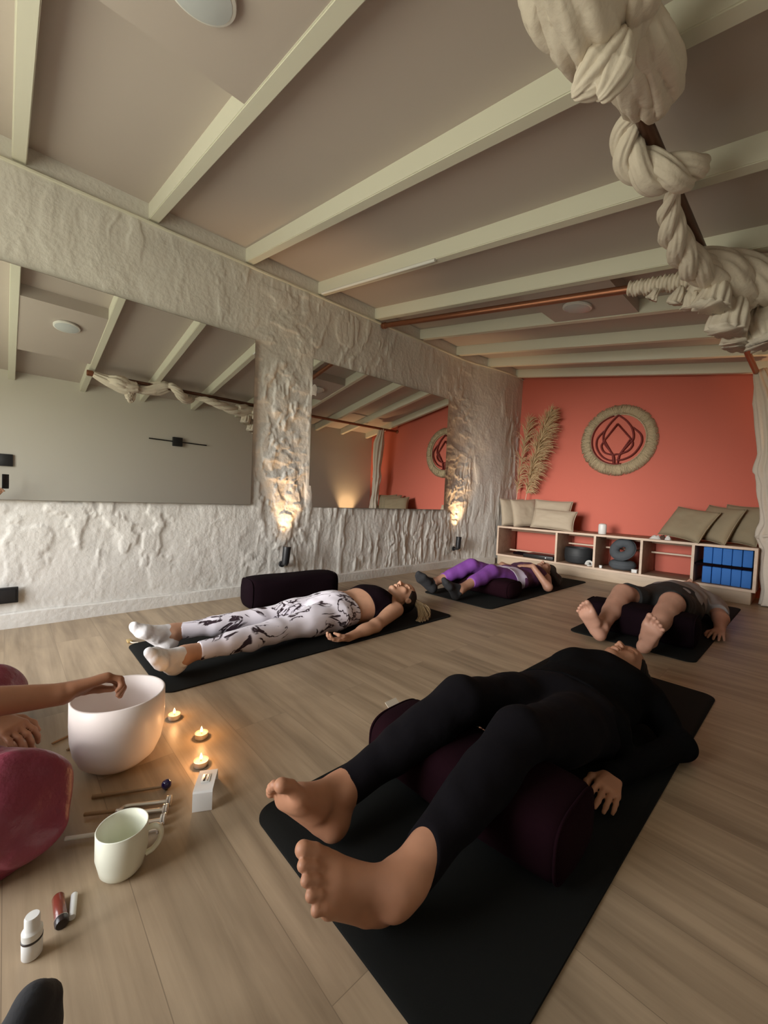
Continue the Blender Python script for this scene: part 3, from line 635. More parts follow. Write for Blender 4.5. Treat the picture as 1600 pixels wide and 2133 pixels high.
cordp([(-.50, .38), (-.74, .1), (-.76, -.25), (-.55, -.62), (-.25, -.80), (-.05, -.80)]); cordp([(.52, .42), (.80, .12), (.82, -.22), (.58, -.60), (.25, -.78), (.02, -.80)])
cordp([(-.48, -.02), (-.58, -.22), (-.45, -.48), (-.12, -.60)]); cordp([(.46, -.02), (.54, -.22), (.40, -.45), (.08, -.58)]); cordp([(-.13, -.6), (0, -.57), (.1, -.6)])
mb.build('lotus_motif', MT['cord'], wh, ang=None)

# ================================================================== MATS, BOLSTERS
def ymat(x0, x1, y0, y1, lab, rr=.05, yaw=0):
    cx, cy = (x0 + x1) / 2, (y0 + y1) / 2; a, b = (x1 - x0) / 2, (y1 - y0) / 2; n = 10; pts = []
    for (sx, sy, a0) in [(1, 1, 0), (-1, 1, 90), (-1, -1, 180), (1, -1, 270)]:
        for k in range(n + 1):
            an = math.radians(a0 + 90 * k / n); pts.append((sx * (a - rr) + rr * math.cos(an), sy * (b - rr) + rr * math.sin(an)))
    K = len(pts); vs = []; lev = [(0, .0005), (0, .0045), (-.0015, .006)]
    for ins, z in lev:
        for x, y in pts: L = math.hypot(x, y); vs.append((x * (1 + ins / L), y * (1 + ins / L), z))
    fs = [tuple(reversed(range(K))), tuple(range(2 * K, 3 * K))]
    for l in range(2):
        for i in range(K): j = (i + 1) % K; fs.append((l * K + i, l * K + j, l * K + K + j, l * K + K + i))
    o = MB().add(vs, fs).build('yoga_mat', MT['mat'], ang=50); o.location = (cx, cy, 0); o.rotation_euler = (0, 0, yaw)
    return tag(o, lab, 'yoga mat', 'black yoga mats')
ymat(-2.357, -1.697, .455, 2.28, 'black yoga mat under the woman in marble-print leggings')
ymat(-2.305, -1.635, 2.645, 4.49, 'black yoga mat under the person in purple leggings')
ymat(-1.06, -.405, 2.64, 4.475, 'black yoga mat under the person in grey t-shirt and shorts')
ymat(-.925, -.262, .455, 2.245, 'black yoga mat in the foreground under the person all in black')
def bolster(loc, L, w, h, yaw, lab, m, seed=1, e=2.6, handle=True):
    t = thing('bolster', lab, 'bolster', loc, 'plum bolsters', (0, 0, yaw)); n = 40; K = 26; vs = []; fs = []
    tt = [-1, -.995, -.975, -.94, -.88] + list(np.linspace(-.75, .75, 12)) + [.88, .94, .975, .995, 1]
    sc = lambda u: max(.02, (1 - abs(u) ** 26)) ** .5 * (1 - .05 * u * u)
    for u in tt:
        for j in range(n):
            a = 2 * math.pi * j / n; c, s_ = math.cos(a), math.sin(a); k = sc(u)
            wob = 1 + .02 * math.sin(3 * a + u * 5 + seed)
            x = math.copysign(abs(c) ** (2 / e), c) * w / 2 * k * wob; z = math.copysign(abs(s_) ** (2 / e), s_) * h / 2 * k * wob
            vs.append((u * L / 2, x, max(z + h / 2, .001)))
    k = len(tt)
    for i in range(k - 1):
        for j in range(n): j2 = (j + 1) % n; fs.append((i * n + j, i * n + j2, i * n + n + j2, i * n + n + j))
    fs += [tuple(reversed(range(n))), tuple((k - 1) * n + j for j in range(n))]
    cv = MB().add(vs, fs).build('cover', m, t, ang=None)
    for u in (-.93, .93):
        q = [V((u * L / 2, math.copysign(abs(math.cos(a)) ** (2 / e), math.cos(a)) * w / 2 * sc(u) * 1.01, max(.004, math.copysign(abs(math.sin(a)) ** (2 / e), math.sin(a)) * h / 2 * sc(u) * 1.01 + h / 2))) for a in np.linspace(0, 2 * math.pi, 48, endpoint=False)]
        MB().tube(q, .0035, 6, closed=True).build('piping', m, cv, ang=None)
    if handle: MB().tube(crom([(L / 2 * .99, -.05, h * .62), (L / 2 + .022, -.03, h * .58), (L / 2 + .022, .03, h * .58), (L / 2 * .99, .05, h * .62)], 6), .006, 8, flat=(2, .6)).build('handle', m, t)
    return t
bolster((-2.645, 1.56, 0), .72, .24, .215, math.radians(86), 'dark bolster lying on the floor along the plaster wall', MT['plumdk'], 1, 4)
b4 = bolster((-.598, .905, .006), .58, .245, .160, math.radians(2), 'plum bolster with a small tag under the foreground knees', MT['plum'], 2, 3.4, False)
MB().add([(-.286, -.002, .120), (-.286, .048, .120), (-.318, .048, .140), (-.318, -.002, .140), (-.286, -.002, .122), (-.286, .048, .122), (-.318, .048, .142), (-.318, -.002, .142)], BX).build('care_tag', MT['tagw'], b4, smooth=False)
bolster((-2.02, 3.10, .006), .70, .26, .155, math.radians(-2), 'plum bolster under the knees in purple leggings', MT['plum'], 3, 3, False)
bolster((-.745, 2.93, .006), .62, .27, .185, math.radians(4), 'dark bolster under the bare knees of the person in shorts', MT['plumdk'], 4, 4, False)
o = thing('mat_tag', 'small brassy toggle lying at the foot corner of the marble-leggings mat', 'toggle', (-2.40, .475, 0))
MB().box(-.02, .02, -.012, .012, .001, .014, .004).build('body', MT['brass'], o); MB().tube(crom([(.018, 0, .008), (.035, .01, .006), (.045, .03, .006)], 5), .003, 6).build('cord', MT['tagw'], o)
# ================================================================== THINGS ON THE FLOOR, LOWER LEFT
bw = thing('singing_bowl', 'large frosted pink-white crystal singing bowl on the floor', 'bowl', (-1.358, .246, 0))
r = .1175; H = .207
out = [(.0001, 0), (.04, .001), (.072, .009), (.096, .030), (.109, .060), (.1155, .095), (r, .14), (r, H - .003), (r - .003, H), (r - .007, H - .003), (r - .008, .12), (.106, .085), (.095, .052), (.068, .024), (.0001, .012)]
MB().lathe(out, 72, caps=False).build('body', MT['frost'], bw, ang=None)
def tealight(x, y, lab):
    o = thing('tea_light', lab, 'candle', (x, y, 0), 'lit tea lights')
    MB().lathe([(.0001, .0008), (.018, .0008), (.0195, .002), (.0195, .0165), (.0203, .0172), (.0188, .0168), (.0185, .012), (.0001, .012)], 36, caps=False).build('cup', MT['tin'], o)
    MB().lathe([(.0001, .0138), (.0182, .0138), (.0182, .0128)], 32, caps=False).build('wax', MT['wax'], o)
    MB().cyl((0, 0, .0138), (.001, 0, .021), .0008, 8).build('wick', MT['wick'], o)
    MB().lathe([(.0001, .018), (.0028, .021), (.0040, .025), (.0034, .029), (.0016, .034), (.0001, .038)], 16, caps=False).build('flame', MT['flame'], o)
    l = bpy.data.lights.new('candle_glow', 'POINT'); l.energy = .32; l.color = (1, .50, .20); l.shadow_soft_size = .006
    q = bpy.data.objects.new('candle_glow', l); COL.objects.link(q); q.location = (0, 0, .052); q.parent = o
tealight(-1.500, .437, 'lit tea light next to the singing bowl'); tealight(-1.328, .470, 'lit tea light in the middle, furthest from the singing bowl'); tealight(-1.190, .422, 'lit tea light just behind the white folded card')
# white folded card with slot
o = thing('folded_card', 'white folded card standing like a small sign with a slot near its top', 'card sign', (-1.064, .392, 0), rot=(0, 0, math.radians(-28)))
w = .023; th = .0022
prof = [(-.058, .001), (-.046, .036), (.048, .050), (.056, .050), (.058, .046), (.060, .001)]
vs = []; fs = []
for i, (x, z) in enumerate(prof):
    for s_ in (-1, 1): vs += [(x, s_ * w, z), (x * .955, s_ * w, max(z - th, .0005))]
for i in range(len(prof) - 1):
    a = i * 4; b = a + 4; fs += [(a, a + 2, b + 2, b), (a + 1, b + 1, b + 3, a + 3), (a, b, b + 1, a + 1), (a + 2, a + 3, b + 3, b + 2)]
fs += [(0, 1, 3, 2), (20, 22, 23, 21)]
MB().add(vs, fs).build('card', MT['paper'], o, ang=20)
sl = math.atan2(.014, .094); M = Matrix.Translation((-.002, 0, .0431)) @ Matrix.Rotation(-sl, 4, 'Y')
MB().box(-.021, .020, -.011, .010, -.0002, .0012, .0004, M).build('raised_panel', MT['white'], o, ang=30)
MB().box(-.017, .016, -.0065, -.0015, .0005, .0018, .0003, M).build('slot', MT['dark'], o, ang=30)
MB().box(-.017, .016, .003, .0055, .0005, .0016, .0003, M).build('slot', MT['steel'], o, ang=30)
# mallet
o = thing('mallet', 'thin wooden mallet with a dark blue glass ball on its end', 'mallet')
a = onZ(192, 1660, .006); b = onZ(340, 1638, .008)
MB().tube([a, a.lerp(b, .5), b], [.0050, .0045, .0038], 12).build('stick', MT['stick'], o)
bb = bmesh.new(); bmesh.ops.create_uvsphere(bb, u_segments=28, v_segments=18, radius=.0125); c = b + (b - a).normalized() * .008; c.z = .0127
MB().bm(bb, Matrix.Translation(c)).build('ball', MT['bead'], o, ang=None)
# tuning forks
def fork(a, b, lab, mh):
    """a handle end, b far end of the prongs on the floor"""
    o = thing('tuning_fork', lab, 'tuning fork'); a = V(a); b = V(b); d = (b - a); L = d.length; d.normalize(); s_ = V((-d.y, d.x, 0)); z = .0105
    at = lambda u, v, zz=z: a + d * (u * L) + s_ * v + V((0, 0, zz - a.z))
    MB().tube([at(0, 0), at(.005, 0), at(.36, 0)], [.0035, .0045, .0042], 14).build('handle', mh, o)
    mb = MB(); q = crom([at(.36, .0), at(.40, .0), at(.44, .011), at(.50, .0135), at(.60, .0135), at(.95, .0135)], 5); mb.tube(q, .0052, 12, flat=(.9, 1.0))
    q = crom([at(.36, .0), at(.40, .0), at(.44, -.011), at(.50, -.0135), at(.60, -.0135), at(.95, -.0135)], 5); mb.tube(q, .0052, 12, flat=(.9, 1.0))
    q = [at(.36, 0), at(.38, 0), at(.41, 0), at(.44, 0)]; mb.tube(q, [.004, .008, .011, .008], 14, flat=(.55, 1))
    mb.build('prongs', MT['steel'], o)
    for v in (.0145, -.0145):
        e = MB(); c0 = at(.93, v, .0125)
        e.tube([c0 - d * .001, c0, c0 + d * .004, c0 + d * .005, c0 + d * .006, c0 + d * .010, c0 + d * .011], [.004, .0105, .0105, .007, .0115, .0115, .004], 20)
        e.build('weight', MT['crystal'], o)
    return o
fork(onZ(175, 1697, .01), onZ(356, 1677, .01), 'aluminium tuning fork lying between the mallet and the mug', MT['stick'])
fork(onZ(135, 1748, .01), onZ(345, 1716, .01), 'tuning fork lying behind the mug with only its white handle tip and weights showing', MT['white'])
for (p, q, lab) in [((108, 1549), (170, 1520), 'longer thin stick lying on the floor left of the singing bowl'), ((139, 1562), (185, 1540), 'shorter thin stick lying nearer beside the singing bowl')]:
    o = thing('stick', lab, 'stick', group='thin sticks beside the bowl'); a = onZ(*p, .004); b = onZ(*q, .004)
    MB().tube([a, a.lerp(b, .06), b], [.0026, .0034, .0034], 10).build('shaft', MT['stick'], o); MB().tube([a.lerp(b, .80), b], [.0040, .0040], 10).build('grip', MT['tagw'], o)
# mug
o = thing('mug', 'cream ceramic mug with rounded base on the floor', 'mug', (-.955, .183, 0), rot=(0, 0, math.radians(68)))
R = .0475; Hm = .099
prof = [(.0001, .001), (.026, .001), (.034, .004), (.040, .012), (.043, .026), (R, .045), (R, Hm - .002), (R - .0012, Hm), (R - .0032, Hm - .002), (R - .0035, .04), (.037, .016), (.028, .008), (.0001, .007)]
MB().lathe(prof, 64, caps=False).build('body', MT['mug'], o, ang=None)
MB().tube(crom([(R - .002, 0, .080), (R + .014, 0, .081), (R + .024, 0, .070), (R + .022, 0, .050), (R + .010, 0, .033), (R - .003, 0, .026)], 8), .0052, 14, flat=(1, 1.25)).build('handle', MT['mug'], o, ang=None)
# roller bottle, lighter strip, dropper bottle
o = thing('roller_bottle', 'reddish brown glass roller bottle lying beside the white cap bottle', 'bottle')
a = onZ(121, 1868, .009); b = onZ(129, 1926, .009); d = (b - a).normalized()
MB().tube([a - d * .0005, a, a + d * .003, b - d * .012, b - d * .010], [.004, .0085, .0098, .0098, .0085], 24).build('glass', MT['amber'], o); MB().tube([b - d * .012, b - d * .0115, b - d * .003, b], [.0095, .0106, .0106, .0088], 24).build('cap', MT['dark'], o)
MB().tube([b - d * .0125, b - d * .0115], [.0108, .0108], 24).build('collar', MT['steel'], o)
o = thing('label_strip', 'narrow white paper tube lying against the reddish brown bottle', 'paper tube')
a = onZ(141, 1866, .006) + V((.004, .010, 0)); b = onZ(141, 1914, .006) + V((.002, .006, 0)); MB().tube([a, a.lerp(b, .03), b], [.0045, .0055, .0055], 16).build('tube', MT['paper'], o); MB().tube([a - (b - a) * .05, a], [.003, .0048], 14).build('tip', MT['dark'], o)
o = thing('pump_bottle', 'small white bottle with white cap and black band, nearest the camera', 'bottle', (-.872, .038, 0))
MB().lathe([(.0001, .001), (.0125, .001), (.0142, .003), (.0145, .028), (.0138, .030)], 32, caps=False).build('body', MT['paper'], o)
MB().lathe([(.0146, .0305), (.0150, .031), (.0150, .034), (.0144, .0345), (.0001, .0345)], 32, caps=False).build('band', MT['dark'], o)
MB().lathe([(.0143, .0346), (.0145, .046), (.0120, .049), (.0108, .051), (.0108, .068), (.0095, .071), (.0001, .0712)], 32, caps=False).build('cap', MT['white'], o)

# ================================================================== FIGURES: signed distance bodies polygonised into one mesh
class SDF:
    def __init__(s): s.p = []
    def add(s, kind, data, k, t): s.p.append((kind, data, k, t))
    def cap(s, a, b, ra, rb, k=.02, t='', n=None, q=1.0): s.add('cap', (np.array(a, float), np.array(b, float), ra, rb, None if n is None else np.array(n, float), q), k, t)
    def ell(s, c, r, A=None, k=.02, t=''): s.add('ell', (np.array(c, float), np.array(r, float), np.eye(3) if A is None else np.array(A, float)), k, t)
    def sub(s, c, r, A=None, k=.006, t=''): s.add('sub', (np.array(c, float), np.array(r, float), np.eye(3) if A is None else np.array(A, float)), k, t)
    def loft(s, c0, c1, w0, d0, w1, d1, w, n, k=.03, t=''): s.add('loft', (np.array(c0, float), np.array(c1, float), w0, d0, w1, d1, np.array(w, float), np.array(n, float)), k, t)
    @staticmethod
    def bbox(kind, D):
        if kind == 'cap': r = max(D[2], D[3]); return np.minimum(D[0], D[1]) - r, np.maximum(D[0], D[1]) + r
        if kind in ('ell', 'sub'): r = D[1].max(); return D[0] - r, D[0] + r
        r = max(D[2], D[3], D[4], D[5]); return np.minimum(D[0], D[1]) - r, np.maximum(D[0], D[1]) + r
    @staticmethod
    def dist(kind, D, P):
        if kind == 'cap':
            a, b, ra, rb, n, q = D; u = b - a; L2 = max(u @ u, 1e-12); pa = P - a; t = np.clip(pa @ u / L2, 0, 1); e = pa - t[..., None] * u
            l2 = (e * e).sum(-1)
            if n is not None: en = e @ n; l2 = l2 + en * en * (1 / (q * q) - 1)
            return np.sqrt(l2) - (ra + (rb - ra) * t)
        if kind in ('ell', 'sub'):
            c, r, A = D; x = (P - c) @ A.T; k0 = np.sqrt(((x / r) ** 2).sum(-1)); k1 = np.sqrt(((x / (r * r)) ** 2).sum(-1)); return k0 * (k0 - 1) / np.maximum(k1, 1e-6)
        c0, c1, w0, d0, w1, d1, w, n = D; u = c1 - c0; L = np.sqrt(u @ u); un = u / L; pa = P - c0; s_ = pa @ un; t = np.clip(s_ / L, 0, 1); ex = s_ - t * L
        x = pa - s_[..., None] * un + 0; hw = w0 + (w1 - w0) * t; hd = d0 + (d1 - d0) * t
        q = np.sqrt(((x @ w) / hw) ** 2 + ((x @ n) / hd) ** 2 + (ex / hd) ** 2); return (q - 1) * np.minimum(hw, hd)
    def mesh(s, h, tags=None, infl=0.0, region=None, floor=None, wr=None, zig=None, pad=None, lap=1):
        """tags: part tags kept (None = all); region(X,Y,Z) -> distance to be intersected; floor: clip plane height"""
        ps = [p for p in s.p if tags is None or p[3] in tags]
        lo = np.min([s.bbox(p[0], p[1])[0] for p in ps if p[0] != 'sub'], 0) - .02 - infl; hi = np.max([s.bbox(p[0], p[1])[1] for p in ps if p[0] != 'sub'], 0) + .02 + infl
        if floor is not None: lo[2] = max(lo[2], floor - 3 * h)
        n = np.ceil((hi - lo) / h).astype(int) + 1; ax = [lo[i] + h * np.arange(n[i]) for i in range(3)]
        F = np.full(n, .08, np.float32); PAD = .045 + infl
        for kind, D, k, t in ps:
            a, b = s.bbox(kind, D); i0 = np.maximum(((a - PAD - lo) / h).astype(int), 0); i1 = np.minimum(((b + PAD - lo) / h).astype(int) + 2, n)
            if (i1 <= i0).any(): continue
            sl = tuple(slice(i0[i], i1[i]) for i in range(3))
            P = np.stack(np.meshgrid(ax[0][sl[0]], ax[1][sl[1]], ax[2][sl[2]], indexing='ij'), -1).astype(np.float32)
            d = s.dist(kind, D, P).astype(np.float32); f = F[sl]
            if kind == 'sub':
                d = -d; hh = np.maximum(k - np.abs(f - d), 0) / k; F[sl] = np.maximum(f, d) + hh * hh * k * .25
            else:
                d = d - 0; hh = np.maximum(k - np.abs(f - d), 0) / k; F[sl] = np.minimum(f, d) - hh * hh * k * .25
        F -= infl
        G = np.meshgrid(*ax, indexing='ij', sparse=True)
        if wr is not None: F += wr(*G).astype(np.float32)
        if region is not None: F = np.maximum(F, region(*G).astype(np.float32))
        if floor is not None: F = np.maximum(F, (floor - G[2]).astype(np.float32))
        # surface nets
        ins = F < 0; c = np.zeros(n - 1, np.int8)
        for dx in (0, 1):
            for dy in (0, 1):
                for dz in (0, 1): c += ins[dx:n[0] - 1 + dx, dy:n[1] - 1 + dy, dz:n[2] - 1 + dz]
        act = (c > 0) & (c < 8); I = np.argwhere(act); idx = np.full(n - 1, -1, np.int64); idx[act] = np.arange(len(I))
        acc = np.zeros((len(I), 3)); cnt = np.zeros(len(I)); cs = [(dx, dy, dz) for dx in (0, 1) for dy in (0, 1) for dz in (0, 1)]
        val = {q: F[I[:, 0] + q[0], I[:, 1] + q[1], I[:, 2] + q[2]] for q in cs}
        for q in cs:
            for axis in range(3):
                if q[axis] == 1: continue
                q2 = list(q); q2[axis] = 1; q2 = tuple(q2); a, b = val[q], val[q2]; m_ = (a < 0) != (b < 0)
                t = np.where(m_, a / np.where(m_, a - b, 1), 0); p = np.zeros((len(I), 3)) + np.array(q); p[:, axis] += t
                acc[m_] += p[m_]; cnt[m_] += 1
        Vt = (I + acc / np.maximum(cnt, 1)[:, None]) * h + lo
        quads = []
        for axis in range(3):
            a1, a2 = (axis + 1) % 3, (axis + 2) % 3; s0 = [slice(None)] * 3; s1 = [slice(None)] * 3
            s0[axis] = slice(0, n[axis] - 1); s1[axis] = slice(1, n[axis]); A_, B_ = ins[tuple(s0)], ins[tuple(s1)]
            E = np.argwhere(A_ != B_); ok = (E[:, a1] > 0) & (E[:, a2] > 0) & (E[:, a1] < n[a1] - 1) & (E[:, a2] < n[a2] - 1); E = E[ok]
            g = lambda o1, o2: idx[tuple((E - np.array([0 if i == axis else (o1 if i == a1 else o2) for i in range(3)])).T)]
            Q = np.stack([g(1, 1), g(0, 1), g(0, 0), g(1, 0)], -1); fl = ~A_[tuple(E.T)]; Q[fl] = Q[fl][:, ::-1]; quads.append(Q)
        Q = np.concatenate(quads); Q = Q[(Q >= 0).all(1)]
        for _ in range(lap):   # one relaxation pass
            S_ = np.zeros_like(Vt); C_ = np.zeros(len(Vt))
            for i in range(4):
                for j in (1, 3): np.add.at(S_, Q[:, i], Vt[Q[:, (i + j) % 4]]); np.add.at(C_, Q[:, i], 1)
            Vt = .55 * Vt + .45 * S_ / np.maximum(C_, 1)[:, None]
        return Vt, Q
def sdf_obj(name, sd, m, parent, h, **kw):
    Vt, Q = sd.mesh(h, **kw); me = bpy.data.meshes.new(name); me.vertices.add(len(Vt)); me.vertices.foreach_set('co', Vt.astype(np.float32).ravel())
    me.loops.add(len(Q) * 4); me.loops.foreach_set('vertex_index', Q.astype(np.int32).ravel()); me.polygons.add(len(Q)); me.polygons.foreach_set('loop_start', np.arange(0, len(Q) * 4, 4, dtype=np.int32))
    me.update(calc_edges=True); me.validate()
    return link(name, me, m, parent, ang=None)
def nrm(v): v = np.array(v, float); return v / np.linalg.norm(v)
def foot(sd, heel, d, lat, L=.235, toes=True, ank=None, t='foot', sc=1.0):
    """heel point on the sole, d heel->toes, lat big toe->small toe side; returns ankle centre"""
    heel = np.array(heel, float); d = nrm(d); lat = np.array(lat, float); lat = nrm(lat - d * (lat @ d)); up = np.cross(lat, d)
    ref = np.array(ank, float) - heel
    if up @ ref < 0: up = -up
    g = L / .235
    W = lambda a, b, c: heel + (d * a + lat * b + up * c) * g
    A = np.stack([d, lat, up])
    sd.ell(W(.030, 0, .032), np.array([.036, .030, .034]) * g, A, .02, t)
    sd.cap(W(.035, .002, .030), W(.155, .004, .022), .026 * g, .022 * g, .025, t)
    sd.cap(W(.06, .018, .018), W(.158, .032, .014), .018 * g, .0145 * g, .02, t)
    sd.cap(W(.10, -.018, .03), W(.172, -.026, .018), .020 * g, .0185 * g, .02, t)
    sd.ell(W(.165, .003, .018), np.array([.028, .044, .018]) * g, A, .015, t)
    sd.cap(W(.055, 0, .085), W(.150, -.006, .030), .032 * g, .019 * g, .03, t)
    sd.ell(W(.05, -.027, .078), np.array([.014, .012, .014]) * g, A, .015, t); sd.ell(W(.045, .027, .070), np.array([.014, .012, .014]) * g, A, .015, t)
    sd.cap(W(.018, 0, .05), W(.030, 0, .11), .020 * g, .018 * g, .025, t)
    if toes:
        for (x0, y0, x1, y1, r0, r1) in [(.180, -.031, .230, -.029, .0150, .0142), (.184, -.0085, .228, -.0065, .0100, .0102), (.180, .0085, .218, .0115, .0094, .0098), (.172, .0245, .205, .0280, .0090, .0096), (.160, .0385, .190, .0430, .0088, .0094)]:
            xm = x0 + (x1 - x0) * .55
            sd.cap(W(x0, y0, .020), W(xm, (y0 + y1) / 2, .022), r0 * g, r0 * .88 * g, .0045, t + 't'); sd.cap(W(xm, (y0 + y1) / 2, .022), W(x1, y1, .014), r0 * .88 * g, r1 * g, .0035, t + 't')
    else: sd.cap(W(.175, -.018, .018), W(.222, -.012, .016), .022 * g, .017 * g, .02, t); sd.cap(W(.17, .022, .016), W(.205, .018, .014), .020 * g, .015 * g, .025, t)
    return W(.045, 0, .085)
def hand(sd, wr, d, palm, thumb, sc=1.0, curl=(.35, .4, .45, .5), t='hand', thc=.3, spread=.10):
    """wr wrist, d to fingers, palm = palm facing direction, thumb = side of the thumb"""
    wr = np.array(wr, float); d = nrm(d); palm = np.array(palm, float); palm = nrm(palm - d * (palm @ d)); th = np.cross(d, palm)
    if th @ np.array(thumb, float) < 0: th = -th
    W = lambda a, b, c: wr + (d * a + th * b + palm * c) * sc
    A = np.stack([d, th, palm])
    sd.cap(W(0, 0, 0), W(.03, 0, 0), .021 * sc, .020 * sc, .02, t, n=palm, q=.75)
    for b0, b1, r in [(.018, .028, .0125), (.006, .010, .0125), (-.006, -.008, .012), (-.017, -.026, .0115)]: sd.cap(W(.020, b0, 0), W(.084, b1, 0), r * 1.05 * sc, r * sc, .012, t)
    sd.ell(W(.035, .022, .009), np.array([.028, .015, .013]) * sc, A, .012, t)
    for i, (b, L, r) in enumerate([(.029, .072, .0088), (.0095, .080, .0092), (-.0095, .074, .0088), (-.0275, .058, .0078)]):
        p = np.array([.086, b, 0.0]); ang = curl[i] * .55; yaw = spread * (1.5 - i) / 1.5
        for j, f in enumerate((.46, .30, .24)):
            ca, sa = math.cos(ang), math.sin(ang); q = p + np.array([ca * math.cos(yaw), ca * math.sin(yaw), sa]) * L * f
            sd.cap(W(*p), W(*q), (r - .0008 * j) * sc, (r - .0008 * (j + 1)) * sc, .0045, t); p = q; ang += curl[i]
    p = np.array([.022, .026, .006]); ang = .75 - thc * .2
    for j, (L, r0, r1) in enumerate([(.042, .0125, .0105), (.032, .0105, .0095), (.026, .0095, .0078)]):
        q = p + np.array([math.cos(ang), math.sin(ang) * .92, .35 * thc + .12 * j]) * L; sd.cap(W(*p), W(*q), r0 * sc, r1 * sc, .007, t); p = q; ang -= .30 + thc * .45
def head(sd, c, u, f, neck, sc=1.0, nr=.050, t='head'):
    """c centre, u chin->crown, f facing, neck base point"""
    c = np.array(c, float); u = nrm(u); f = np.array(f, float); f = nrm(f - u * (f @ u)); r = np.cross(f, u); A = np.stack([r, f, u])
    W = lambda a, b, e: c + (r * a + f * b + u * e) * sc
    sd.ell(W(0, -.012, .035), np.array([.073, .094, .080]) * sc, A, .02, t); sd.ell(W(0, .018, -.035), np.array([.060, .066, .078]) * sc, A, .03, t)
    sd.ell(W(0, .04, .045), np.array([.058, .048, .055]) * sc, A, .02, t)
    for s_ in (-1, 1):
        sd.cap(W(s_ * .050, -.005, -.055), W(s_ * .012, .062, -.098), .018 * sc, .014 * sc, .02, t)
        sd.ell(W(s_ * .040, .058, -.022), np.array([.022, .020, .020]) * sc, A, .02, t)
    sd.ell(W(0, .068, -.098), np.array([.019, .017, .016]) * sc, A, .016, t)
    for s_ in (-1, 1):
        sd.sub(W(s_ * .031, .096, .004), np.array([.019, .018, .012]) * sc, A, .012, t)
        sd.ell(W(s_ * .031, .071, .003), np.array([.0150, .0115, .0105]) * sc, A, .004, t)
        sd.cap(W(s_ * .014, .084, .022), W(s_ * .046, .073, .022), .008 * sc, .007 * sc, .012, t)
    sd.cap(W(0, .085, .012), W(0, .106, -.030), .0075 * sc, .0105 * sc, .010, t)
    for s_ in (-1, 1):
        sd.ell(W(s_ * .0115, .094, -.034), np.array([.0085, .0095, .0075]) * sc, A, .006, t); sd.sub(W(s_ * .0065, .0985, -.042), np.array([.0036, .005, .004]) * sc, A, .003, t)
    sd.ell(W(0, .086, -.055), np.array([.022, .010, .0065]) * sc, A, .006, t); sd.ell(W(0, .084, -.068), np.array([.019, .0105, .0075]) * sc, A, .006, t)
    sd.sub(W(0, .097, -.0612), np.array([.022, .006, .0016]) * sc, A, .003, t)
    for s_ in (-1, 1):
        sd.ell(W(s_ * .075, -.012, -.002), np.array([.009, .019, .031]) * sc, A, .006, t); sd.sub(W(s_ * .084, -.008, .002), np.array([.005, .010, .017]) * sc, A, .004, t)
    sd.cap(W(0, -.030, -.055), neck, nr * sc, nr * 1.12 * sc, .03, t + 'n')
    return W, A
def limb(sd, a, b, c, r, t, k=.03, bulge=None, back=None):
    sd.cap(a, b, r[0], r[1], k, t); sd.cap(b, c, r[1] * .98, r[2], k, t)
    if bulge: b_ = np.array(b); c_ = np.array(c); m_ = b_ + (c_ - b_) * .30 + np.array(back) * r[1] * .30; sd.ell(m_, (bulge, bulge * .95, bulge), None, .03, t); sd.cap(b_ + (c_ - b_) * .12, b_ + (c_ - b_) * .55, bulge * .9, r[2] * 1.25, .03, t)
def torso(sd, secs, t='torso', w=(1, 0, 0), n=(0, 0, 1), k=.05):
    for (c0, w0, d0), (c1, w1, d1) in zip(secs[:-1], secs[1:]): sd.loft(c0, c1, w0, d0, w1, d1, nrm(w), nrm(n), k, t)
def hair_cap(name, W, A, c, sc, m, parent, h=.004, infl=.008, extra=None, line=(.050, .030)):
    s2 = SDF(); s2.ell(W(0, -.016, .034), np.array([.0735, .0945, .081]) * sc, A, .02, 'h')
    if extra: extra(s2)
    r, f, u = A
    def reg(X, Y, Z):
        a = (X - c[0]) * f[0] + (Y - c[1]) * f[1] + (Z - c[2]) * f[2]; e = (X - c[0]) * u[0] + (Y - c[1]) * u[1] + (Z - c[2]) * u[2]; b = (X - c[0]) * r[0] + (Y - c[1]) * r[1] + (Z - c[2]) * r[2]
        return (a - line[0] * sc - 1.5 * e) * .55 + 0 * b
    return sdf_obj(name, s2, m, parent, h, infl=infl * sc, region=reg, wr=lambda X, Y, Z: .0012 * np.sin((X * r[0] + Y * r[1] + Z * r[2]) * 900 / sc) + 0 * (X + Y + Z))
def wrinkle(amp, fx, fy, fz, seed=0):
    return lambda X, Y, Z: amp * np.sin(X * fx + 2.2 * np.sin(Y * fy * .5 + seed)) * np.sin(Y * fy + 1.7 * np.sin(Z * fz * .6 + seed) + X * fx * .4) + .5 * amp * np.sin(Z * fz + Y * fy * .7 + 1.3 * np.sin(X * fx))
def person(lab, loc): return thing('person', lab, 'person', (0, 0, 0))
Z0 = .0065
AX = lambda *a: np.array(a, float)
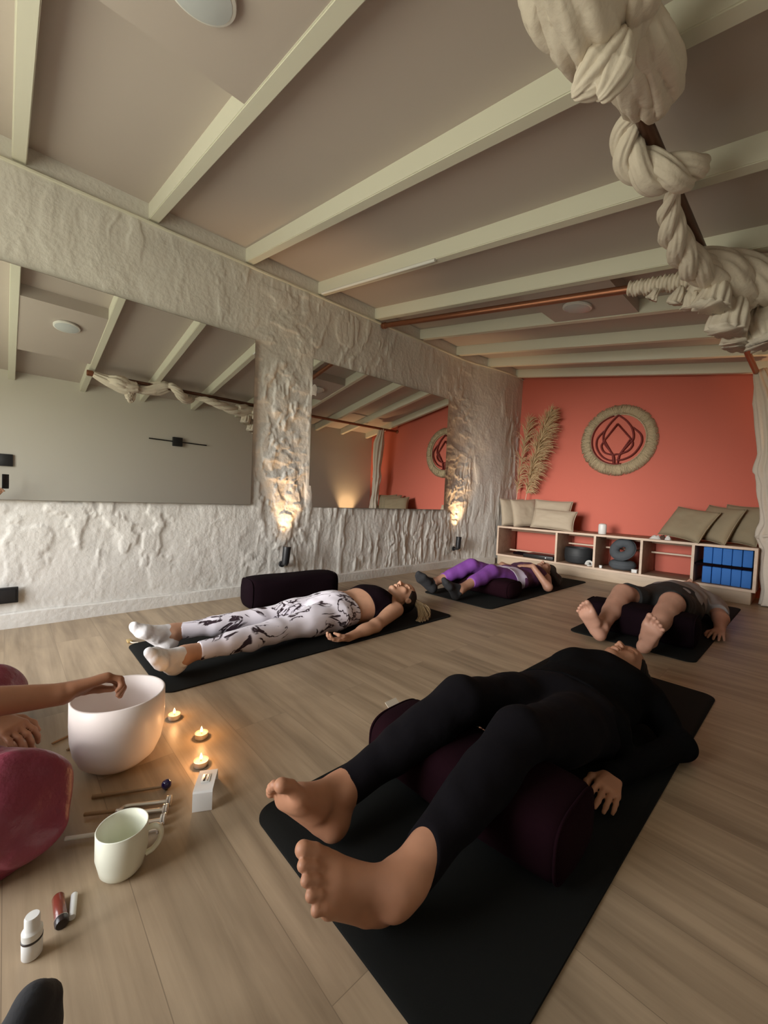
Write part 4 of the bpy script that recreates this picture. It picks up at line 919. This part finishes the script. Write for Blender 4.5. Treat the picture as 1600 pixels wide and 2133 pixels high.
# ---- woman in marble leggings
p = person('person lying on back in white marble-print leggings, black crop top and white socks', None); sd = SDF()
torso(sd, [(AX(-2.005, 1.36, .098), .125, .085), (AX(-2.003, 1.45, .101), .168, .098), (AX(-1.995, 1.585, .098), .128, .088), (AX(-1.985, 1.69, .105), .136, .098), (AX(-1.978, 1.79, .104), .150, .098), (AX(-1.972, 1.865, .095), .12, .065)])
for s_ in (-1, 1): sd.ell((-1.983 + s_ * .070, 1.745, .163), (.062, .064, .046), None, .03, 'torso')
sd.ell((-2.003, 1.50, .15), (.10, .09, .055), None, .04, 'torso')
aL = foot(sd, (-1.850, .525, .014), (.50, -.50, .56), (.65, .30, -.45), ank=(-1.86, .60, .08), t='footL', toes=False)
aR = foot(sd, (-2.100, .580, .014), (.04, -.70, .64), (-.85, -.1, -.15), ank=(-2.14, .63, .09), t='footR', toes=False)
limb(sd, (-1.918, 1.40, .098), (-1.892, 1.02, .088), aL, (.083, .054, .034), 'legL', bulge=.048, back=(0, 0, -1)); limb(sd, (-2.088, 1.40, .098), (-2.100, 1.03, .096), aR, (.083, .054, .034), 'legR', bulge=.048, back=(0, 0, -1))
sd.ell((-1.905, 1.27, .095), (.083, .13, .080), None, .03, 'legL'); sd.ell((-2.10, 1.27, .095), (.083, .13, .080), None, .03, 'legR')
limb(sd, (-1.818, 1.838, .088), (-1.752, 1.60, .046), (-1.715, 1.372, .034), (.047, .036, .023), 'armL'); limb(sd, (-2.128, 1.838, .088), (-2.235, 1.62, .048), (-2.26, 1.39, .038), (.047, .036, .023), 'armR')
sd.ell((-1.738, 1.52, .044), (.037, .07, .034), None, .02, 'armL')
hand(sd, (-1.715, 1.370, .034), (-.10, -1, .02), (-.25, .1, 1), (1, 0, .2), .92, (.5, .55, .6, .65), 'handL', .7); hand(sd, (-2.26, 1.39, .038), (0, -1, 0), (0, 0, 1), (-1, 0, 0), .92, (.3, .4, .4, .4), 'handR')
W, A = head(sd, (-1.945, 2.012, .122), (.05, 1, -.06), (.04, .02, 1), (-1.970, 1.86, .085), .98, .046)
sdf_obj('body', sd, MT['skin1'], p, .0036, floor=Z0)
legs = {'torso', 'legL', 'legR'}
sdf_obj('leggings', sd, MT['marble'], p, .0042, tags=legs, infl=.0035, floor=Z0, region=lambda X, Y, Z: np.maximum(Y - (1.532 + .25 * (X + 1.98) - .10 * (Z - .1)), .628 - Y), wr=wrinkle(.0012, 60, 30, 70))
sdf_obj('crop_top', sd, MT['plumdk'], p, .004, tags={'torso', 'headn', 'armL', 'armR'}, infl=.004, floor=Z0, region=lambda X, Y, Z: np.maximum(np.maximum(1.668 - Y, Y - 1.895), np.abs(X + 1.977) - np.clip(.165 - 1.0 * np.maximum(0, Y - 1.79), .055, .2) - np.where(Z < .07, .01, 0)))
for q in ('L', 'R'): sdf_obj('sock', sd, MT['sockw'], p, .004, tags={'foot' + q}, infl=.0035, floor=Z0, wr=wrinkle(.0008, 120, 120, 160))
hair_cap('hair', W, A, np.array([-1.945, 2.012, .122]), .98, MT['hairbr'], p, line=(.004, 0))
mb = MB(); r = random.Random(5)
for i in range(130):
    a = V((-1.90 + r.uniform(-.03, .03), 2.085 + r.uniform(-.015, .015), .085 + r.uniform(-.02, .02))); k = r.uniform(-1, 1)
    q = crom([a, (-1.83 + .02 * k, 2.10 + .03 * k, .055 + r.uniform(0, .02)), (-1.77 + r.uniform(-.02, .02), 2.06 + .045 * k, .018 + r.uniform(0, .012)), (-1.735 + r.uniform(-.02, .03), 2.00 + .05 * k, .011 + r.uniform(0, .006))], 4)
    mb.tube(q, lerps([.004, .005, .004, .0012], len(q)), 5)
mb.build('ponytail', MT['hairbl'], p, ang=None)
# ---- person all in black, foreground
p = person('person all in black lying barefoot on the foreground mat, knees over a bolster', None); sd = SDF()
torso(sd, [(AX(-.560, 1.29, .108), .125, .088), (AX(-.560, 1.37, .108), .172, .102), (AX(-.557, 1.50, .104), .138, .095), (AX(-.553, 1.60, .110), .145, .102), (AX(-.548, 1.71, .110), .158, .102), (AX(-.542, 1.79, .10), .125, .07)])
for s_ in (-1, 1): sd.ell((-.553 + s_ * .082, 1.655, .165), (.070, .072, .055), None, .03, 'torso')
aL = foot(sd, (-.535, .515, .014), (-.10, -.62, .62), (.62, -.10, -.60), ank=(-.52, .60, .09), t='footL', L=.232)
aR = foot(sd, (-.702, .548, .014), (-.13, -.60, .70), (-.80, .0, -.55), ank=(-.71, .63, .09), t='footR', L=.243)
kL, kR = (-.487, .945, .222), (-.672, .955, .232)
limb(sd, (-.470, 1.33, .110), kL, aL, (.090, .058, .036), 'legL', bulge=.052, back=(0, .25, -1)); limb(sd, (-.650, 1.33, .112), kR, aR, (.090, .058, .036), 'legR', bulge=.052, back=(0, .25, -1))
sd.ell((-.475, 1.20, .145), (.088, .13, .082), None, .03, 'legL'); sd.ell((-.655, 1.20, .150), (.088, .13, .082), None, .03, 'legR')
limb(sd, (-.392, 1.755, .092), (-.272, 1.60, .040), (-.355, 1.245, .052), (.046, .033, .021), 'armL'); limb(sd, (-.70, 1.755, .090), (-.742, 1.52, .048), (-.725, 1.30, .04), (.050, .040, .025), 'armR')
hand(sd, (-.355, 1.240, .052), (.16, -1, .05), (-.35, .1, -1), (-1, 0, .3), .86, (.25, .3, .35, .4), 'handL', .4); hand(sd, (-.725, 1.295, .04), (.05, -1, 0), (0, 0, -1), (1, 0, 0), .92, (.3, .4, .4, .4), 'handR')
HC4 = np.array([-.548, 1.952, .112]); W, A = head(sd, HC4, (.20, 1, -.12), (-.06, .06, 1), (-.545, 1.79, .085), .98, .048)
sdf_obj('body', sd, MT['skin4'], p, .0030, floor=Z0)
sdf_obj('leggings', sd, MT['legg'], p, .0042, tags=legs, infl=.004, floor=Z0, region=lambda X, Y, Z: np.maximum(Y - 1.47, (.572 + .55 * (Z - .1)) - Y), wr=wrinkle(.0018, 45, 34, 50, 1))
sdf_obj('sweater', sd, MT['knit'], p, .0045, tags={'torso', 'armL', 'armR', 'headn'}, infl=.009, floor=Z0, region=lambda X, Y, Z: np.maximum(np.where(np.abs(X + .56) < .155, 1.395 - Y, 1.20 - Y), Y - (1.812 + .18 * np.clip(.16 - Z, -.1, .1))), wr=wrinkle(.0032, 34, 26, 40, 2))
hair_cap('hair', W, A, HC4, .98, MT['hairdk'], p, line=(-.008, 0), extra=lambda s2: (s2.cap(W(0, -.06, .06), (-.49, 2.03, .045), .055, .035, .03),))
# ---- person in purple leggings, far left mat
p = person('person in purple leggings and dark top lying with one forearm across the belly', None); sd = SDF()
torso(sd, [(AX(-1.955, 3.36, .100), .125, .088), (AX(-1.952, 3.44, .102), .168, .100), (AX(-1.945, 3.58, .100), .135, .092), (AX(-1.94, 3.68, .104), .142, .098), (AX(-1.935, 3.79, .104), .154, .098), (AX(-1.93, 3.87, .095), .12, .068)])
for s_ in (-1, 1): sd.ell((-1.938 + s_ * .075, 3.735, .155), (.064, .066, .045), None, .03, 'torso')
aL = foot(sd, (-1.955, 2.625, .014), (.02, -.60, .62), (.75, 0, -.5), ank=(-1.95, 2.7, .09), t='footL', toes=False); aR = foot(sd, (-2.185, 2.650, .014), (-.30, -.55, .62), (-.75, 0, -.5), ank=(-2.18, 2.72, .09), t='footR', toes=False)
limb(sd, (-1.87, 3.40, .105), (-1.895, 3.05, .205), aL, (.086, .056, .034), 'legL', bulge=.050, back=(0, .25, -1)); limb(sd, (-2.045, 3.40, .105), (-2.11, 3.06, .225), aR, (.086, .056, .034), 'legR', bulge=.050, back=(0, .25, -1))
limb(sd, (-1.778, 3.84, .090), (-1.655, 3.62, .052), (-1.80, 3.60, .222), (.046, .036, .023), 'armL'); limb(sd, (-2.09, 3.84, .090), (-2.20, 3.62, .052), (-2.06, 3.50, .21), (.046, .036, .023), 'armR')
hand(sd, (-1.80, 3.60, .222), (-1, -.45, -.04), (0, .05, -1), (0, 1, 0), .92, (.18, .2, .22, .25), 'handL', .3); hand(sd, (-2.06, 3.50, .21), (1, -.25, 0), (0, 0, -1), (0, 1, 0), .92, (.2, .2, .25, .25), 'handR')
HC2 = np.array([-1.895, 4.015, .118]); W, A = head(sd, HC2, (.02, 1, -.05), (.05, .02, 1), (-1.93, 3.86, .085), .98, .046)
sdf_obj('body', sd, MT['skin2'], p, .0042, floor=Z0)
sdf_obj('leggings', sd, MT['purple'], p, .0045, tags=legs, infl=.004, floor=Z0, region=lambda X, Y, Z: np.maximum(Y - 3.52, 2.775 - Y), wr=wrinkle(.0016, 50, 30, 50, 3))
sdf_obj('hip_panel', sd, MT['lilac'], p, .0045, tags=legs, infl=.0075, floor=Z0, region=lambda X, Y, Z: np.maximum(Y - 3.435 , 3.325 - Y - .4 * (Z - .1)), wr=wrinkle(.0012, 50, 30, 50, 3))
sdf_obj('top', sd, MT['purplet'], p, .0045, tags={'torso'}, infl=.009, floor=Z0, region=lambda X, Y, Z: np.maximum(3.40 - Y, Y - 3.875), wr=wrinkle(.0035, 40, 28, 40, 4))
for q in ('L', 'R'): sdf_obj('sock', sd, MT['sockk'], p, .0045, tags={'foot' + q}, infl=.004, floor=Z0, region=lambda X, Y, Z: np.maximum(Y - 2.695, Y * 0 + Z - .40))
hair_cap('hair', W, A, HC2, .98, MT['hairbr'], p, line=(0, 0), extra=lambda s2: (s2.cap(W(-.05, -.05, .06), (-1.78, 4.05, .05), .06, .05, .03), s2.cap((-1.78, 4.05, .05), (-1.72, 3.95, .035), .05, .025, .03), s2.cap(W(-.06, .03, .05), (-1.80, 3.96, .10), .04, .045, .03)))
# ---- person in shorts
p = person('person lying barefoot in grey t-shirt and black shorts, soles towards the camera', None); sd = SDF()
torso(sd, [(AX(-.725, 3.36, .110), .135, .095), (AX(-.722, 3.45, .112), .172, .108), (AX(-.715, 3.60, .118), .165, .118), (AX(-.708, 3.72, .115), .168, .112), (AX(-.702, 3.85, .112), .180, .108), (AX(-.70, 3.95, .10), .14, .072)])
sd.ell((-.715, 3.58, .165), (.12, .14, .075), None, .05, 'torso')
aL = foot(sd, (-.628, 2.520, .014), (.30, -.30, .82), (.85, 0, -.20), ank=(-.62, 2.6, .09), t='footL', L=.25); aR = foot(sd, (-.832, 2.535, .014), (-.34, -.30, .82), (-.85, 0, -.22), ank=(-.84, 2.62, .09), t='footR', L=.25)
limb(sd, (-.63, 3.41, .115), (-.600, 3.03, .222), aL, (.094, .062, .039), 'legL', bulge=.058, back=(0, .25, -1)); limb(sd, (-.82, 3.41, .115), (-.872, 3.03, .222), aR, (.094, .062, .039), 'legR', bulge=.058, back=(0, .25, -1))
limb(sd, (-.505, 3.90, .098), (-.432, 3.62, .062), (-.402, 3.36, .042), (.056, .044, .029), 'armL'); limb(sd, (-.90, 3.90, .098), (-.975, 3.62, .06), (-1.0, 3.36, .042), (.056, .044, .029), 'armR')
hand(sd, (-.402, 3.36, .042), (.03, -1, -.08), (0, -.1, -1), (-1, 0, 0), 1.02, (.15, .18, .2, .22), 'handL', .3, .16); hand(sd, (-1.0, 3.36, .042), (-.03, -1, -.05), (0, 0, -1), (1, 0, 0), 1.02, (.15, .18, .2, .22), 'handR')
HC3 = np.array([-.70, 4.11, .125]); W, A = head(sd, HC3, (.02, 1, -.05), (.05, .02, 1), (-.70, 3.93, .09), 1.04, .055)
sdf_obj('body', sd, MT['skin3'], p, .0040, floor=Z0)
def shreg(X, Y, Z): return np.maximum(Y - 3.56, 3.105 - Y + .25 * (Z - .2))
sdf_obj('shorts', sd, MT['shorts'], p, .005, tags=legs, infl=.017, floor=Z0, region=shreg, wr=wrinkle(.004, 36, 26, 40, 5))
sdf_obj('t_shirt', sd, MT['tee'], p, .005, tags={'torso', 'armL', 'armR'}, infl=.014, floor=Z0, region=lambda X, Y, Z: np.maximum(np.maximum(3.475 - Y, Y - 3.985), np.where(np.abs(X + .705) > .185, 3.70 - Y, -1)), wr=wrinkle(.005, 34, 24, 40, 6))
hair_cap('hair', W, A, HC3, 1.04, MT['hairdk'], p, line=(-.005, 0))
# ---- instructor at the left edge, seated cross-legged in magenta
p = person('person in magenta seated at the left photo edge, hand reaching over the singing bowl', None); sd = SDF()
torso(sd, [(AX(-1.52, -.47, .10), .165, .12), (AX(-1.52, -.46, .20), .155, .115), (AX(-1.51, -.43, .33), .130, .092), (AX(-1.50, -.39, .46), .150, .095), (AX(-1.49, -.37, .53), .12, .07)], n=(0, 1, 0))
limb(sd, (-1.42, -.45, .11), (-1.135, -.005, .112), (-1.42, -.04, .060), (.095, .088, .045), 'legR', bulge=.06, back=(0, 0, 0)); limb(sd, (-1.62, -.45, .11), (-1.83, -.045, .105), (-1.58, -.10, .055), (.095, .080, .045), 'legL', bulge=.06, back=(0, 0, 0))
sd.ell((-1.14, -.01, .10), (.095, .105, .085), None, .03, 'legR')
foot(sd, (-1.44, -.06, .045), (-1, .25, -.05), (-.1, .1, -1), ank=(-1.44, -.06, .12), t='footR', toes=True); foot(sd, (-1.54, -.14, .035), (1, .0, 0), (.0, .2, -1), ank=(-1.54, -.14, .12), t='footL', toes=True)
limb(sd, (-1.325, -.36, .515), (-1.262, -.135, .318), (-1.288, .112, .268), (.048, .042, .026), 'armR'); limb(sd, (-1.655, -.36, .515), (-1.70, -.15, .30), (-1.475, -.03, .175), (.048, .040, .026), 'armL')
hand(sd, (-1.290, .108, .272), (-.18, .92, .06), (.45, -.08, -1), (-1, .2, -.3), 1.10, (.75, .85, .95, 1.0), 'handR', .5); hand(sd, (-1.475, -.03, .175), (.75, .60, -.25), (0, 0, -1), (0, 1, 0), .95, (.5, .5, .5, .5), 'handL')
HC5 = np.array([-1.48, -.33, .70]); W, A = head(sd, HC5, (0, -.05, 1), (0, 1, -.15), (-1.49, -.37, .55), .98, .048)
sdf_obj('body', sd, MT['skin5'], p, .0035, floor=.001)
sdf_obj('trousers', sd, MT['magenta'], p, .005, tags=legs, infl=.016, floor=.001, region=lambda X, Y, Z: np.maximum(Z - .26, Z * 0 + np.where(np.abs(X + 1.5) < .12, Y + .16, -1)), wr=wrinkle(.011, 42, 30, 46, 7))
sdf_obj('top', sd, MT['magenta'], p, .006, tags={'torso', 'armL', 'armR'}, infl=.012, region=lambda X, Y, Z: np.maximum(np.maximum(.20 - Z, Z - .575), Y + .20), wr=wrinkle(.005, 30, 24, 34, 8))
hair_cap('hair', W, A, HC5, .98, MT['hairbr'], p, h=.006, line=(-.005, 0))
# ---- photographer
p = person('photographer in black sitting behind the camera, hand and phone reflected in the large mirror', None); sd = SDF()
torso(sd, [(AX(-.02, -.70, .10), .165, .12), (AX(-.02, -.70, .20), .155, .115), (AX(-.01, -.68, .33), .130, .092), (AX(.0, -.64, .46), .150, .095), (AX(.0, -.62, .54), .12, .07)], n=(0, 1, 0))
aL = foot(sd, (-.553, -.018, .012), (-.14, .26, .80), (-.55, .45, -.1), ank=(-.505, -.06, .1), t='footL', toes=False, L=.210); aR = foot(sd, (-.34, .0, .012), (.1, .5, .6), (.9, 0, -.2), ank=(-.32, -.07, .1), t='footR', toes=False, L=.225)
limb(sd, (-.12, -.68, .11), (-.36, -.40, .34), aL, (.09, .058, .036), 'legL', bulge=.05, back=(0, 0, -1)); limb(sd, (.08, -.68, .11), (-.10, -.34, .34), aR, (.09, .058, .036), 'legR', bulge=.05, back=(0, 0, -1))
limb(sd, (.16, -.61, .53), (.17, -.36, .44), (.050, -.090, .635), (.048, .042, .025), 'armR'); limb(sd, (-.16, -.61, .53), (-.25, -.42, .36), (-.30, -.30, .42), (.048, .042, .025), 'armL')
hand(sd, (.050, -.090, .635), (-.28, .45, .85), (-.55, .35, .3), (-.4, -.6, .3), .95, (.55, .6, .65, .7), 'handR', .5); hand(sd, (-.30, -.30, .42), (-.3, .9, 0), (0, 0, -1), (1, 0, 0), .95, (.5, .5, .5, .5), 'handL')
HCP = np.array([.0, -.52, .80]); W, A = head(sd, HCP, (-.05, 0, 1), (-.4, 1, 0), (0, -.62, .56), .98, .048)
sdf_obj('body', sd, MT['skin1'], p, .0045, floor=.001)
sdf_obj('trousers', sd, MT['legg'], p, .006, tags=legs, infl=.008, floor=.001, region=lambda X, Y, Z: np.maximum(Z - .42, Y + .14))
sdf_obj('top', sd, MT['knit'], p, .006, tags={'torso', 'armL'}, infl=.012, region=lambda X, Y, Z: np.maximum(np.maximum(.19 - Z, Z - .58), Y + .33))
for q in ('L', 'R'): sdf_obj('sock', sd, MT['sockk'], p, .0045, tags={'foot' + q}, infl=.004, floor=.001)
hair_cap('hair', W, A, HCP, .98, MT['hairdk'], p, h=.006, line=(-.005, 0))
# phone held at the viewpoint, seen in the mirror
fwd = V(FA).normalized(); rt = V((FA[1], -FA[0], 0)).normalized(); upv = V((0, 0, 1)); nn = V((FA[0], FA[1], 0)).normalized()
M = frame(V((0, 0, .8)) - nn * .022 + rt * .02 + upv * .012, rt, nn, upv)
o = thing('phone', 'dark phone held up by the photographer, seen only in the large mirror', 'phone')
MB().box(-.037, .037, -.0045, .0045, -.078, .078, .004, M).build('case', MT['black'], o, ang=40)
for a, b in [(-.018, .058), (-.018, .036)]: MB().cyl(M @ V((a, .0046, b)), M @ V((a, .0066, b)), .0075, 20).build('lens', MT['dark'], o)
# ================================================================== LIGHT
SKY = [(.0, (.52, .51, .40, 1)), (1.0, (.80, .85, .90, 1)), (.215, (.60, .595, .45, 1)), (.29, (1, .99, .95, 1)), (.55, (.95, .97, 1, 1))]; SKYK = 11.0; SUN_E = 6.3
l = bpy.data.lights.new('window_portal', 'AREA'); l.shape = 'RECTANGLE'; l.size = WX1 - WX0 - .1; l.size_y = WZ1 - WZ0 - .1; l.cycles.is_portal = True
o = bpy.data.objects.new('window_portal', l); COL.objects.link(o); o.location = ((WX0 + WX1) / 2, YN - .10, (WZ0 + WZ1) / 2); o.rotation_euler = (math.radians(90), 0, 0)
l = bpy.data.lights.new('low_hazy_sun', 'SUN'); l.energy = SUN_E; l.angle = math.radians(26); l.color = (1, .97, .93)
o = bpy.data.objects.new('low_hazy_sun', l); COL.objects.link(o); o.location = (-2, -6, 2); o.rotation_euler = V((.06, -1, .135)).to_track_quat('Z', 'Y').to_euler()
# the outdoors seen through the window: bright overcast sky over a darker green garden
w = bpy.data.worlds.new('daylight'); S.world = w; w.use_nodes = True; N = w.node_tree.nodes; L = w.node_tree.links
tc = N.new('ShaderNodeTexCoord'); sp = N.new('ShaderNodeSeparateXYZ'); L.new(tc.outputs['Generated'], sp.inputs[0])
mr = N.new('ShaderNodeMapRange'); mr.inputs['From Min'].default_value = -.25; mr.inputs['From Max'].default_value = .75; L.new(sp.outputs['Z'], mr.inputs['Value'])
cr = N.new('ShaderNodeValToRGB'); L.new(mr.outputs[0], cr.inputs['Fac']); E_ = cr.color_ramp.elements
for i, (p_, c_) in enumerate(SKY):
    e = E_[i] if i < 2 else E_.new(p_)
    e.position = p_; e.color = c_
bg = N['Background']; L.new(cr.outputs['Color'], bg.inputs['Color']); bg.inputs['Strength'].default_value = SKYK
# base every grouped thing at its own foot instead of the world origin
bpy.context.view_layer.update()
for o in list(S.objects):
    if o.type == 'EMPTY' and o.parent is None and o.location.length < 1e-6:
        pts = []
        def rec(c, Mx):
            if c.type == 'MESH' and len(c.data.vertices):
                co = np.empty(len(c.data.vertices) * 3, np.float32); c.data.vertices.foreach_get('co', co); pts.append(co.reshape(-1, 3) + np.array(Mx.translation))
        for c in o.children_recursive: rec(c, c.matrix_local)
        if not pts: continue
        P = np.concatenate(pts); b = V(((P[:, 0].min() + P[:, 0].max()) / 2, (P[:, 1].min() + P[:, 1].max()) / 2, P[:, 2].min())); b = V([float(q) for q in b])
        o.location = b
        for c in o.children_recursive:
            if c.type == 'MESH': c.data.transform(Matrix.Translation(-b))
            else: c.location = c.location - b
vs_ = S.view_settings; vs_.view_transform = 'Standard'; vs_.look = 'None'; vs_.gamma = 1; vs_.use_curve_mapping = False; vs_.exposure = 0.0; S.display_settings.display_device = 'sRGB'
S.cycles.max_bounces = 8; S.cycles.diffuse_bounces = 6; S.cycles.sample_clamp_indirect = 4; S.cycles.use_denoising = True; S.cycles.caustics_reflective = False; S.cycles.caustics_refractive = False
